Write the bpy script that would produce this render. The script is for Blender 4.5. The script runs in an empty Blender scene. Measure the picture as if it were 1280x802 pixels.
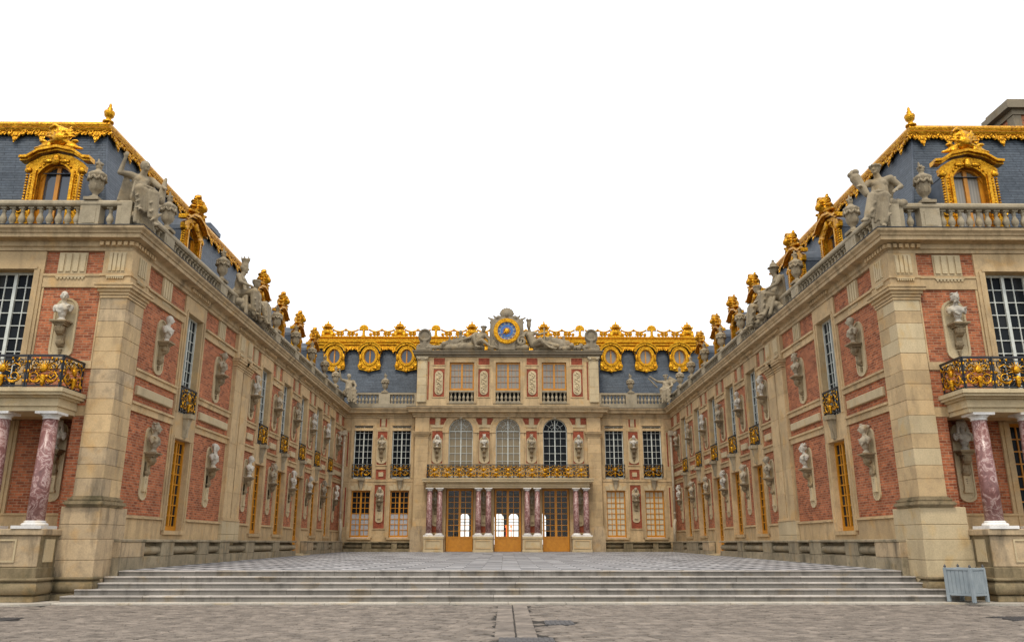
import bpy, math, random
from mathutils import Matrix, Vector, Euler
R = math.radians
random.seed(7)
scene = bpy.context.scene
COL = scene.collection

# ------------------------------------------------------------------ camera, sky, sun, exposure
cam_d = bpy.data.cameras.new('camera'); cam = bpy.data.objects.new('camera', cam_d)
COL.objects.link(cam); scene.camera = cam
cam_d.sensor_width = 36.0; cam_d.lens = 36.0 * 995.0 / 1280.0
cam_d.clip_start = 0.1; cam_d.clip_end = 2000.0
PITCH = math.atan(277.0 / 995.0)
cam.location = (-0.2, 0.0, 1.6)
cam.rotation_euler = (R(90) + PITCH, 0.0, -0.0085)

SUN_EL, SUN_AZ = R(62), R(190)          # soft overcast light from high up
world = bpy.data.worlds.new('World'); scene.world = world; world.use_nodes = True
nt = world.node_tree; nt.nodes.clear()
wo = nt.nodes.new('ShaderNodeOutputWorld')
sky = nt.nodes.new('ShaderNodeTexSky'); sky.sky_type = 'NISHITA'; sky.sun_disc = False
sky.sun_elevation = SUN_EL; sky.sun_rotation = SUN_AZ
b1 = nt.nodes.new('ShaderNodeBackground'); b1.inputs['Strength'].default_value = 0.06
nt.links.new(sky.outputs[0], b1.inputs['Color'])
b2 = nt.nodes.new('ShaderNodeBackground'); b2.inputs['Color'].default_value = (1.0, 0.985, 0.96, 1)
b2.inputs['Strength'].default_value = 0.95      # the closed white cloud layer
ad = nt.nodes.new('ShaderNodeAddShader')
nt.links.new(b1.outputs[0], ad.inputs[0]); nt.links.new(b2.outputs[0], ad.inputs[1])
nt.links.new(ad.outputs[0], wo.inputs['Surface'])
sl = bpy.data.lights.new('sun', 'SUN'); sl.energy = 1.5; sl.angle = R(12); sl.color = (1.0, 0.93, 0.80)
so = bpy.data.objects.new('sun', sl); COL.objects.link(so)
sd = Vector((math.sin(SUN_AZ) * math.cos(SUN_EL), math.cos(SUN_AZ) * math.cos(SUN_EL), math.sin(SUN_EL)))
so.rotation_euler = sd.to_track_quat('Z', 'Y').to_euler(); so.location = (0, -20, 60)
scene.view_settings.view_transform = 'Standard'; scene.view_settings.look = 'None'
scene.view_settings.exposure = 0.32; scene.view_settings.gamma = 1.0
scene.view_settings.use_curve_mapping = False

# ------------------------------------------------------------------ materials
class NT:
    def __init__(s, name):
        s.m = bpy.data.materials.new(name); s.m.use_nodes = True; s.t = s.m.node_tree
        s.b = s.t.nodes['Principled BSDF']
    def n(s, kind, **kw):
        x = s.t.nodes.new(kind)
        for k, v in kw.items():
            if k.startswith('i_'):
                x.inputs[k[2:].replace('_', ' ')].default_value = v
            else: setattr(x, k, v)
        return x
    def l(s, a, b): s.t.links.new(a, b)
    def pos(s): return s.n('ShaderNodeNewGeometry').outputs['Position']
    def noise(s, scale, detail=4, rough=0.55, vec=None, dist=0.0):
        x = s.n('ShaderNodeTexNoise'); x.inputs['Scale'].default_value = scale
        x.inputs['Detail'].default_value = detail; x.inputs['Roughness'].default_value = rough
        x.inputs['Distortion'].default_value = dist
        s.l(vec if vec else s.pos(), x.inputs['Vector']); return x.outputs['Fac']
    def ramp(s, fac, stops):
        x = s.n('ShaderNodeValToRGB'); e = x.color_ramp.elements
        while len(e) < len(stops): e.new(0.5)
        for el, (p, c) in zip(e, stops):
            el.position = p; el.color = (c[0], c[1], c[2], 1) if hasattr(c, '__len__') else (c, c, c, 1)
        s.l(fac, x.inputs[0]); return x.outputs[0]
    def mix(s, a, b, fac, mode='MIX'):
        x = s.n('ShaderNodeMix', data_type='RGBA', blend_type=mode)
        for sock, v in ((x.inputs[6], a), (x.inputs[7], b), (x.inputs[0], fac)):
            if hasattr(v, 'is_linked'): s.l(v, sock)
            elif hasattr(v, '__len__'): sock.default_value = (v[0], v[1], v[2], 1)
            else: sock.default_value = v
        return x.outputs[2]
    def math(s, op, a, b):
        x = s.n('ShaderNodeMath', operation=op)
        for sock, v in ((x.inputs[0], a), (x.inputs[1], b)):
            if hasattr(v, 'is_linked'): s.l(v, sock)
            else: sock.default_value = v
        return x.outputs[0]
    def rnd(s): return s.n('ShaderNodeObjectInfo').outputs['Random']
    def out(s, col=None, rough=0.8, metal=0.0, bump=None, bstr=0.3, bdist=0.02, spec=None):
        if col is not None:
            if hasattr(col, 'is_linked'): s.l(col, s.b.inputs['Base Color'])
            else: s.b.inputs['Base Color'].default_value = (*col, 1)
        if hasattr(rough, 'is_linked'): s.l(rough, s.b.inputs['Roughness'])
        else: s.b.inputs['Roughness'].default_value = rough
        s.b.inputs['Metallic'].default_value = metal
        if spec is not None: s.b.inputs['Specular IOR Level'].default_value = spec
        if bump is not None:
            x = s.n('ShaderNodeBump'); x.inputs['Strength'].default_value = bstr; x.inputs['Distance'].default_value = bdist
            s.l(bump, x.inputs['Height']); s.l(x.outputs[0], s.b.inputs['Normal'])
        return s.m
    def wallvec(s, zs=1.0):
        sp = s.n('ShaderNodeSeparateXYZ'); s.l(s.pos(), sp.inputs[0])
        cb = s.n('ShaderNodeCombineXYZ')
        s.l(s.math('ADD', sp.outputs[0], sp.outputs[1]), cb.inputs[0])
        s.l(s.math('MULTIPLY', sp.outputs[2], zs), cb.inputs[1]); return cb.outputs[0]

def mk_stone(name, base, dark, stain, amount=0.5, streak=True, var=0.16):
    k = NT(name)
    a = k.noise(0.9, 5, 0.6); c = k.ramp(a, [(0.3, [v * 0.86 for v in base]), (0.7, [min(1, v * 1.1) for v in base])])
    r = k.rnd(); c = k.mix(c, k.ramp(r, [(0, 1 - var), (0.5, 1.0), (1, 1 + var * 0.6)]), 1.0, 'MULTIPLY')
    warm = k.ramp(k.noise(1.7, 3, 0.5, dist=0.4), [(0.56, 0.0), (0.72, 1.0)])
    c = k.mix(c, [base[0] * 1.02, base[1] * 0.84, base[2] * 0.55], k.math('MULTIPLY', warm, 0.55))
    mp = k.n('ShaderNodeMapping'); mp.inputs['Scale'].default_value = (2.2, 2.2, 0.45); k.l(k.pos(), mp.inputs[0])
    st = k.ramp(k.noise(1.0, 6, 0.65, vec=mp.outputs[0]), [(0.5, 0.0), (0.74, 1.0)])
    c = k.mix(c, dark, k.math('MULTIPLY', st, amount))
    if stain:
        c = k.mix(c, stain, k.math('MULTIPLY', k.ramp(k.noise(2.6, 6, 0.7), [(0.48, 0), (0.68, 1)]), 0.6))
    fine = k.noise(22, 4, 0.6)
    c = k.mix(c, k.ramp(fine, [(0.25, 0.82), (0.75, 1.08)]), 1.0, 'MULTIPLY')
    return k.out(c, 0.88, bump=fine, bstr=0.25, bdist=0.01, spec=0.25)
M = {}
M['stone'] = mk_stone('limestone', (0.57, 0.405, 0.215), (0.17, 0.122, 0.07), (0.36, 0.255, 0.145), 0.6, var=0.15)
M['stone_pale'] = mk_stone('pale_limestone', (0.55, 0.435, 0.26), (0.26, 0.20, 0.12), None, 0.4, var=0.08)
M['stone_roof'] = mk_stone('weathered_parapet_stone', (0.40, 0.33, 0.22), (0.11, 0.09, 0.06), (0.24, 0.195, 0.125), 0.6)
M['stone_cornice'] = mk_stone('grimy_cornice_stone', (0.47, 0.345, 0.195), (0.12, 0.088, 0.05), (0.27, 0.195, 0.11), 0.8)
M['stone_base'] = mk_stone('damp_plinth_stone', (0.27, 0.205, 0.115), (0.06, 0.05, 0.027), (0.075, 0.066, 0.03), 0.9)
M['stone_ped'] = mk_stone('pedestal_stone', (0.50, 0.37, 0.22), (0.11, 0.088, 0.058), (0.24, 0.19, 0.125), 0.95)
M['stone_statue'] = mk_stone('statue_stone', (0.34, 0.275, 0.18), (0.08, 0.062, 0.04), (0.17, 0.135, 0.085), 0.65)
M['stone_bust'] = mk_stone('bust_marble', (0.40, 0.335, 0.235), (0.12, 0.095, 0.065), None, 0.7)
M['bust_white'] = mk_stone('white_bust_marble', (0.55, 0.50, 0.41), (0.19, 0.16, 0.12), None, 0.6)
M['console'] = mk_stone('console_stone', (0.30, 0.225, 0.13), (0.09, 0.065, 0.04), None, 0.7)
M['stone_bench'] = mk_stone('bench_stone', (0.36, 0.29, 0.185), (0.075, 0.065, 0.042), (0.13, 0.115, 0.07), 0.8)
M['stone_dark'] = mk_stone('sooty_stone', (0.25, 0.205, 0.14), (0.07, 0.058, 0.04), None, 0.6)
M['plate_white'] = mk_stone('white_marble', (0.78, 0.75, 0.7), (0.4, 0.38, 0.34), None, 0.3)

k = NT('brick')
def brickmat(k, c1, c2, mo, zs, bw, rh, ms, extra=None, rough=0.85, bs=0.5, bd=0.012, bias=0.0):
    br = k.n('ShaderNodeTexBrick'); k.l(k.wallvec(zs), br.inputs['Vector'])
    br.inputs['Color1'].default_value = (*c1, 1); br.inputs['Color2'].default_value = (*c2, 1); br.inputs['Mortar'].default_value = (*mo, 1)
    br.inputs['Scale'].default_value = 1.0; br.inputs['Brick Width'].default_value = bw; br.inputs['Row Height'].default_value = rh
    br.inputs['Mortar Size'].default_value = ms; br.inputs['Mortar Smooth'].default_value = 0.2; br.inputs['Bias'].default_value = bias
    c = br.outputs['Color']
    n1 = k.noise(1.1, 5, 0.6)
    c = k.mix(c, k.ramp(n1, [(0.3, 0.78), (0.7, 1.16)]), 1.0, 'MULTIPLY')
    n2 = k.noise(9, 3, 0.7)
    c = k.mix(c, k.ramp(n2, [(0.3, 0.72), (0.7, 1.25)]), 1.0, 'MULTIPLY')
    if extra: c = k.mix(c, extra, k.math('MULTIPLY', k.ramp(k.noise(0.6, 6, 0.7), [(0.5, 0), (0.75, 1)]), 0.35))
    inv = k.math('SUBTRACT', 1.0, br.outputs['Fac'])
    return k.out(c, rough, bump=inv, bstr=bs, bdist=bd, spec=0.2)
M['brick'] = brickmat(k, (0.47, 0.145, 0.06), (0.15, 0.036, 0.02), (0.38, 0.225, 0.13), 1.0, 0.25, 0.085, 0.011, (0.17, 0.065, 0.04), bias=-0.25)
M['brick_red'] = brickmat(NT('painted_brick'), (0.33, 0.075, 0.036), (0.24, 0.053, 0.028), (0.31, 0.11, 0.06), 1.0, 0.24, 0.08, 0.009)
M['slate'] = brickmat(NT('slate'), (0.085, 0.10, 0.118), (0.062, 0.076, 0.092), (0.02, 0.026, 0.034), 1.1, 0.9, 0.125, 0.009, (0.11, 0.125, 0.13), 0.5, 0.7, 0.03)
k = NT('lead'); M['lead'] = k.out(k.ramp(k.noise(3, 5), [(0.3, (0.035, 0.045, 0.06)), (0.7, (0.075, 0.092, 0.115))]), 0.5, 0.2)
k = NT('gilding')
g = k.noise(6, 5, 0.65); M['gold'] = k.out(k.mix(k.ramp(g, [(0.28, (0.30, 0.105, 0.004)), (0.5, (0.60, 0.285, 0.012)), (0.78, (0.80, 0.45, 0.04))]), (0.16, 0.06, 0.004), k.ramp(k.noise(15, 5, 0.7, dist=0.6), [(0.52, 0.0), (0.66, 0.85)])), k.ramp(k.noise(11, 3), [(0.3, 0.24), (0.7, 0.46)]), 0.88, bump=k.noise(17, 4), bstr=0.7, bdist=0.04)
k = NT('ochre_paint'); M['ochre'] = k.out(k.ramp(k.noise(5, 5), [(0.3, (0.47, 0.175, 0.004)), (0.7, (0.58, 0.24, 0.007))]), 0.45)
k = NT('white_paint'); M['white'] = k.out(k.ramp(k.noise(6, 4), [(0.3, (0.50, 0.52, 0.46)), (0.7, (0.66, 0.67, 0.60))]), 0.5)
k = NT('dark_glass'); M['glass'] = k.out(k.ramp(k.rnd(), [(0, (0.008, 0.010, 0.012)), (0.8, (0.022, 0.025, 0.028)), (1.0, (0.04, 0.04, 0.036))]), 0.12, spec=0.04)
k = NT('dormer_glass'); M['glass_roof'] = k.out((0.03, 0.04, 0.055), 0.06, spec=0.8)
def curtain(name, c):
    k = NT(name); w = k.n('ShaderNodeTexWave'); w.inputs['Scale'].default_value = 3.0; w.inputs['Distortion'].default_value = 2.0; k.l(k.wallvec(0.12), w.inputs['Vector'])
    return k.out(k.mix([v * 0.72 for v in c], c, w.outputs['Fac']), 0.3, spec=0.45)
M['blind'] = curtain('glass_over_cream_blind', (0.66, 0.58, 0.40))
M['blind_grey'] = curtain('glass_over_grey_blind', (0.29, 0.265, 0.215))
M['blind_brown'] = curtain('glass_over_ochre_curtain', (0.25, 0.19, 0.10))
M['blind_white'] = curtain('glass_over_white_sheet', (0.46, 0.46, 0.46))
k = NT('clear_glass'); k.t.nodes.remove(k.b)
tr = k.n('ShaderNodeBsdfTransparent'); tr.inputs[0].default_value = (0.93, 0.95, 0.95, 1)
gl = k.n('ShaderNodeBsdfGlossy'); gl.inputs['Roughness'].default_value = 0.05
ms = k.n('ShaderNodeMixShader'); ms.inputs[0].default_value = 0.03
k.l(tr.outputs[0], ms.inputs[1]); k.l(gl.outputs[0], ms.inputs[2]); k.l(ms.outputs[0], k.t.nodes['Material Output'].inputs[0]); M['clear'] = k.m
k = NT('red_marble')
v = k.noise(3.2, 7, 0.62, dist=1.8); c = k.ramp(v, [(0.32, (0.11, 0.045, 0.04)), (0.5, (0.25, 0.115, 0.10)), (0.56, (0.50, 0.36, 0.32)), (0.60, (0.22, 0.095, 0.085)), (0.8, (0.17, 0.07, 0.065))])
M['marble'] = k.out(c, 0.3, spec=0.4)
k = NT('iron'); M['iron'] = k.out((0.012, 0.012, 0.014), 0.45)
def mk_flat(name, lo, hi, sc, rough=0.8, rv=0.25, bump=14):
    k = NT(name); c = k.ramp(k.noise(sc, 6, 0.65), [(0.28, lo), (0.72, hi)])
    pi_ = k.math('FRACT', k.math('ADD', k.math('MULTIPLY', k.rnd(), 7.3), k.n('ShaderNodeNewGeometry').outputs['Random Per Island']), 0.0)
    c = k.mix(c, k.ramp(pi_, [(0, 1 - rv), (1, 1 + rv)]), 1.0, 'MULTIPLY')
    return k.out(c, rough, bump=k.noise(bump, 4), bstr=0.3, bdist=0.01, spec=0.3)
M['sett'] = mk_flat('granite_sett', (0.095, 0.078, 0.062), (0.26, 0.215, 0.172), 2.2, 0.75, 0.2, 30)
M['joint'] = mk_flat('joint_sand', (0.02, 0.017, 0.013), (0.045, 0.038, 0.03), 3.0, 0.95, 0.0)
M['tile_light'] = mk_flat('light_marble', (0.33, 0.315, 0.31), (0.48, 0.465, 0.455), 1.2, 0.6, 0.16)
M['tile_dark'] = mk_flat('dark_marble', (0.05, 0.05, 0.052), (0.11, 0.11, 0.112), 1.2, 0.6, 0.2)
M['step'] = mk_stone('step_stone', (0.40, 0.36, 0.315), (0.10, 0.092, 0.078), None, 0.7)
M['riser'] = mk_stone('shaded_grimy_riser_stone', (0.20, 0.182, 0.155), (0.05, 0.045, 0.037), None, 0.8)  # riser shade under the overhead sky painted into the colour, along with grime
M['kerb'] = mk_stone('kerb_stone', (0.46, 0.41, 0.335), (0.15, 0.135, 0.105), None, 0.4)
k = NT('planter_paint'); M['planter'] = k.out(k.ramp(k.noise(4, 5), [(0.3, (0.20, 0.235, 0.25)), (0.7, (0.28, 0.315, 0.325))]), 0.55)
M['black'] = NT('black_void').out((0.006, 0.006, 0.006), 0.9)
M['blue'] = NT('blue_enamel').out((0.02, 0.12, 0.38), 0.35)
M['dial'] = NT('dial_ring').out((0.30, 0.30, 0.24), 0.45)
k = NT('cast_iron_cover'); M['cover'] = k.out(k.ramp(k.noise(7, 4), [(0.3, (0.05, 0.048, 0.046)), (0.7, (0.11, 0.10, 0.095))]), 0.6, 0.2)
k = NT('grey_pipe'); M['pipe'] = k.out(k.ramp(k.noise(2, 4), [(0.3, (0.40, 0.33, 0.22)), (0.7, (0.50, 0.42, 0.29))]), 0.6)
k = NT('soil'); M['soil'] = k.out((0.03, 0.022, 0.015), 0.95)
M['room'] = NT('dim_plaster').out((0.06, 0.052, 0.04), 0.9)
k = NT('red_lamp'); k.b.inputs['Emission Color'].default_value = (1, 0.08, 0.02, 1); k.b.inputs['Emission Strength'].default_value = 4.0; M['redlamp'] = k.out((0.5, 0.03, 0.01), 0.4)

# ------------------------------------------------------------------ mesh and object helpers
class Frame:                                     # a wall: u along it, n out of it, z up
    def __init__(s, O, U, N):
        s.O = Vector((O[0], O[1], 0)); s.U = Vector((U[0], U[1], 0)); s.N = Vector((N[0], N[1], 0))
        s.flip = s.U.cross(s.N).z < 0; s.rz = math.atan2(-N[0], N[1])
    def P(s, u, n, z): return s.O + s.U * u + s.N * n + Vector((0, 0, z))
    def M(s, u, n, z, sc=1.0): return Matrix.Translation(s.P(u, n, z)) @ Matrix.Rotation(s.rz, 4, 'Z') @ Matrix.Scale(sc, 4)

class MB:
    def __init__(s): s.v = []; s.f = []; s.sm = []
    def add(s, vs, fs, smooth=False):
        o = len(s.v); s.v += [tuple(p) for p in vs]; s.f += [tuple(i + o for i in f) for f in fs]; s.sm += [smooth] * len(fs); return s
    def box(s, a, b, c, d, e, f):
        return s.add([(a, c, e), (b, c, e), (b, d, e), (a, d, e), (a, c, f), (b, c, f), (b, d, f), (a, d, f)],
                     [(3, 2, 1, 0), (4, 5, 6, 7), (0, 1, 5, 4), (1, 2, 6, 5), (2, 3, 7, 6), (3, 0, 4, 7)])
    def cbox(s, a, b, c, d, e, f, r=0.012):       # box with its edges chamfered
        vs = []
        for (x, sx) in ((a, 1), (b, -1)):
            for (y, sy) in ((c, 1), (d, -1)):
                for (z, sz) in ((e, 1), (f, -1)):
                    vs += [(x, y + sy * r, z + sz * r), (x + sx * r, y, z + sz * r), (x + sx * r, y + sy * r, z)]
        g = lambda i, j, k2, q: (i * 4 + j * 2 + k2) * 3 + q
        fs = []
        for i in (0, 1): fs.append((g(i, 0, 0, 0), g(i, 1, 0, 0), g(i, 1, 1, 0), g(i, 0, 1, 0)))
        for j in (0, 1): fs.append((g(0, j, 0, 1), g(1, j, 0, 1), g(1, j, 1, 1), g(0, j, 1, 1)))
        for q in (0, 1): fs.append((g(0, 0, q, 2), g(1, 0, q, 2), g(1, 1, q, 2), g(0, 1, q, 2)))
        for i in (0, 1):
            for j in (0, 1): fs.append((g(i, j, 0, 0), g(i, j, 1, 0), g(i, j, 1, 1), g(i, j, 0, 1)))
            for q in (0, 1): fs.append((g(i, 0, q, 0), g(i, 1, q, 0), g(i, 1, q, 2), g(i, 0, q, 2)))
        for j in (0, 1):
            for q in (0, 1): fs.append((g(0, j, q, 1), g(1, j, q, 1), g(1, j, q, 2), g(0, j, q, 2)))
        for i in (0, 1):
            for j in (0, 1):
                for q in (0, 1): fs.append((g(i, j, q, 0), g(i, j, q, 1), g(i, j, q, 2)))
        return s.add(vs, fs)
    def prism(s, poly, y0, y1, cap=True):         # polygon in (x, z) pushed along y
        n = len(poly); vs = [(p[0], y0, p[1]) for p in poly] + [(p[0], y1, p[1]) for p in poly]
        fs = [(i, (i + 1) % n, n + (i + 1) % n, n + i) for i in range(n)]
        if cap: fs += [tuple(range(n - 1, -1, -1)), tuple(range(n, 2 * n))]
        return s.add(vs, fs)
    def ring(s, outer, inner, y0, y1):            # two loops of equal length in (x, z), a frame with a hole
        n = len(outer); vs = [(p[0], y, p[1]) for y in (y0, y1) for lp in (outer, inner) for p in lp]; fs = []
        for i in range(n):
            j = (i + 1) % n
            fs += [(i, j, n + j, n + i), (2 * n + i, 3 * n + i, 3 * n + j, 2 * n + j), (i, 2 * n + i, 2 * n + j, j), (n + i, n + j, 3 * n + j, 3 * n + i)]
        return s.add(vs, fs)
    def lathe(s, prof, c=(0, 0, 0), seg=12, sq=False, smooth=True):
        vs = []; fs = []; m = len(prof)
        for r, z in prof:
            for i in range(seg):
                a = 2 * math.pi * (i + 0.5) / seg
                vs.append((c[0] + r * math.cos(a), c[1] + r * math.sin(a), c[2] + z))
        for j in range(m - 1):
            for i in range(seg):
                q = (i + 1) % seg; fs.append((j * seg + i, j * seg + q, (j + 1) * seg + q, (j + 1) * seg + i))
        fs += [tuple(range(seg - 1, -1, -1)), tuple((m - 1) * seg + i for i in range(seg))]
        return s.add(vs, fs, smooth)
    def tube(s, pts, r, seg=6, smooth=True, closed=False):
        pts = [Vector(p) for p in pts]; n = len(pts); rs = r if hasattr(r, '__len__') else [r] * n
        vs = []; fs = []
        for i, p in enumerate(pts):
            t = (pts[(i + 1) % n if closed else min(i + 1, n - 1)] - pts[i - 1 if closed or i > 0 else 0])
            t = t.normalized() if t.length > 1e-9 else Vector((0, 0, 1))
            a = t.cross(Vector((0, 1, 0))); a = a if a.length > 0.05 else t.cross(Vector((1, 0, 0))); a.normalize(); b = t.cross(a)
            for k2 in range(seg):
                w = 2 * math.pi * k2 / seg; vs.append(p + (a * math.cos(w) + b * math.sin(w)) * rs[i])
        for i in range(n if closed else n - 1):
            for k2 in range(seg):
                q = (k2 + 1) % seg; j = (i + 1) % n; fs.append((i * seg + k2, i * seg + q, j * seg + q, j * seg + k2))
        if not closed: fs += [tuple(range(seg - 1, -1, -1)), tuple((n - 1) * seg + i for i in range(seg))]
        return s.add(vs, fs, smooth)
    def ball(s, c, r, seg=10, rot=None, rings=7):
        r = r if hasattr(r, '__len__') else (r, r, r); vs = []; fs = []; q = rot or Matrix.Identity(3); c = Vector(c)
        vs.append(c + q @ Vector((0, 0, -r[2])))
        for j in range(1, rings):
            t = -math.pi / 2 + math.pi * j / rings
            for i in range(seg):
                a = 2 * math.pi * i / seg
                vs.append(c + q @ Vector((r[0] * math.cos(t) * math.cos(a), r[1] * math.cos(t) * math.sin(a), r[2] * math.sin(t))))
        vs.append(c + q @ Vector((0, 0, r[2]))); L = len(vs) - 1
        for i in range(seg):
            k2 = (i + 1) % seg; fs.append((0, 1 + k2, 1 + i)); fs.append((L, 1 + (rings - 2) * seg + i, 1 + (rings - 2) * seg + k2))
            for j in range(rings - 2): fs.append((1 + j * seg + i, 1 + j * seg + k2, 1 + (j + 1) * seg + k2, 1 + (j + 1) * seg + i))
        return s.add(vs, fs, True)
    def cap(s, p0, r0, p1, r1, seg=9):            # tapered capsule
        p0 = Vector(p0); p1 = Vector(p1); d = (p1 - p0); L = max(d.length, 1e-5); q = d.to_track_quat('Z', 'Y').to_matrix()
        prof = [(r0 * math.sin(a), -r0 * math.cos(a)) for a in (0.15, 0.6, 1.1, 1.57)] + [(r1 * math.sin(a), L - r1 * math.cos(a)) for a in (1.57, 2.05, 2.55, 3.0)]
        vs = []; fs = []; m = len(prof)
        for r, z in prof:
            for i in range(seg):
                a = 2 * math.pi * i / seg; vs.append(p0 + q @ Vector((r * math.cos(a), r * math.sin(a), z)))
        for j in range(m - 1):
            for i in range(seg):
                k2 = (i + 1) % seg; fs.append((j * seg + i, j * seg + k2, (j + 1) * seg + k2, (j + 1) * seg + i))
        fs += [tuple(range(seg - 1, -1, -1)), tuple((m - 1) * seg + i for i in range(seg))]
        return s.add(vs, fs, True)
    def sweep(s, prof, path, frame_dirs, caps=True):   # profile (n, z) carried along path of (x, y) with given outward vectors
        m = len(prof); vs = []; fs = []
        for (x, y), (dx, dy) in zip(path, frame_dirs):
            for n, z in prof: vs.append((x + dx * n, y + dy * n, z))
        for i in range(len(path) - 1):
            for j in range(m):
                k2 = (j + 1) % m; fs.append((i * m + j, i * m + k2, (i + 1) * m + k2, (i + 1) * m + j))
        if caps: fs += [tuple(range(m)), tuple((len(path) - 1) * m + j for j in range(m - 1, -1, -1))]
        return s.add(vs, fs)
    def mesh(s, name, mat, fr=None):
        vs = s.v; fs = s.f
        if fr is not None:
            vs = [tuple(fr.P(*p)) for p in vs]
            if fr.flip: fs = [tuple(reversed(f)) for f in fs]
        me = bpy.data.meshes.new(name); me.from_pydata(vs, [], fs)
        me.polygons.foreach_set('use_smooth', s.sm); me.materials.append(M[mat] if isinstance(mat, str) else mat); me.update(); return me

W = {}                                            # world matrices of everything built
def link(name, me, parent=None, mat=None):
    o = bpy.data.objects.new(name, me); COL.objects.link(o); mat = mat or Matrix.Identity(4); W[o.name] = mat
    if parent is not None:
        o.parent = parent; o.matrix_parent_inverse = W[parent.name].inverted()
    o.matrix_basis = mat; return o
def part(name, mb, mat, parent, fr=None): return link(name, mb.mesh(name, mat, fr), parent)
def tag(o, label, cat, group=None):
    o['label'] = label; o['category'] = cat
    if group: o['group'] = group
    return o
def empty(name, loc, label, cat, group=None): return tag(link(name, None, None, Matrix.Translation(loc)), label, cat, group)
def struct(name, mb, mat): o = link(name, mb.mesh(name, mat)); o['kind'] = 'structure'; return o

def sculpt(name, mb, mat, voxel=0.03, smooth=3, disp=None):
    me = mb.mesh(name + '_raw', mat); o = bpy.data.objects.new('raw', me); COL.objects.link(o)
    r = o.modifiers.new('r', 'REMESH'); r.mode = 'VOXEL'; r.voxel_size = voxel; r.use_smooth_shade = True
    if smooth: q = o.modifiers.new('s', 'SMOOTH'); q.iterations = smooth; q.factor = 0.5
    dg = bpy.context.evaluated_depsgraph_get(); dg.update()
    out = bpy.data.meshes.new_from_object(o.evaluated_get(dg)); out.name = name
    bpy.data.objects.remove(o); bpy.data.meshes.remove(me)
    if not out.materials: out.materials.append(M[mat])
    out.polygons.foreach_set('use_smooth', [True] * len(out.polygons)); return out
ORD = ['first', 'second', 'third', 'fourth', 'fifth', 'sixth', 'seventh', 'eighth', 'ninth']

# ------------------------------------------------------------------ shared models
def xprism(mb, poly, x0, x1):                     # polygon in (y, z) pushed along x
    n = len(poly); vs = [(x0, p[0], p[1]) for p in poly] + [(x1, p[0], p[1]) for p in poly]
    mb.add(vs, [(i, (i + 1) % n, n + (i + 1) % n, n + i) for i in range(n)] + [tuple(range(n)), tuple(range(2 * n - 1, n - 1, -1))]); return mb
def spiral(cx, cz, r0, r1, a0, turns, y=0.0, n=14):
    return [(cx + (r0 + (r1 - r0) * i / n) * math.cos(a0 + turns * 2 * math.pi * i / n), y, cz + (r0 + (r1 - r0) * i / n) * math.sin(a0 + turns * 2 * math.pi * i / n)) for i in range(n + 1)]
def arcpts(cx, cz, rx, rz, a0, a1, n): return [(cx + rx * math.cos(a0 + (a1 - a0) * i / n), cz + rz * math.sin(a0 + (a1 - a0) * i / n)) for i in range(n + 1)]

bal = MB(); bal.box(-0.095, 0.095, -0.095, 0.095, 0, 0.06)
bal.lathe([(0.05, 0.06), (0.075, 0.08), (0.055, 0.115), (0.075, 0.16), (0.115, 0.25), (0.105, 0.33), (0.062, 0.45), (0.05, 0.53), (0.07, 0.55), (0.05, 0.575), (0.085, 0.63)], seg=10)
bal.box(-0.095, 0.095, -0.095, 0.095, 0.63, 0.70); BAL = bal.mesh('baluster', 'stone_roof')

def urn_mesh():
    u = MB(); u.box(-0.24, 0.24, -0.24, 0.24, 0, 0.1)
    u.lathe([(0.17, 0.1), (0.17, 0.16), (0.085, 0.22), (0.09, 0.3), (0.16, 0.38), (0.19, 0.44), (0.2, 0.5), (0.215, 0.6), (0.24, 0.84), (0.27, 0.92), (0.28, 0.98), (0.24, 1.02), (0.15, 1.08), (0.09, 1.13), (0.075, 1.2), (0.11, 1.24), (0.075, 1.28)], seg=16)
    for i in range(8):
        a = math.pi / 4 * i
        u.ball((0.25 * math.cos(a), 0.25 * math.sin(a), 0.92), (0.06, 0.06, 0.08), 6, None, 5)
        p = [(0.262 * math.cos(a + t * math.pi / 4), 0.262 * math.sin(a + t * math.pi / 4), 0.9 - 0.16 * math.sin(math.pi * t)) for t in (0, 0.25, 0.5, 0.75, 1)]
        u.tube(p, [0.03, 0.045, 0.055, 0.045, 0.03], 6)
        u.cap((0.17 * math.cos(a + .4), 0.17 * math.sin(a + .4), 0.42), 0.025, (0.2 * math.cos(a + .4), 0.2 * math.sin(a + .4), 0.56), 0.035, 5)
    for a, h in ((0, 1.54), (2.1, 1.42), (4.2, 1.44)):                 # the flame
        u.cap((0.02 * math.cos(a), 0.02 * math.sin(a), 1.28), 0.085, (0.05 * math.cos(a), 0.05 * math.sin(a), h), 0.02, 7)
    for a in (1.0, 3.1, 5.2): u.ball((0.09 * math.cos(a), 0.09 * math.sin(a), 1.35), 0.055, 7, None, 5)
    return u.mesh('urn', 'stone_statue')
URN = urn_mesh()

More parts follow.
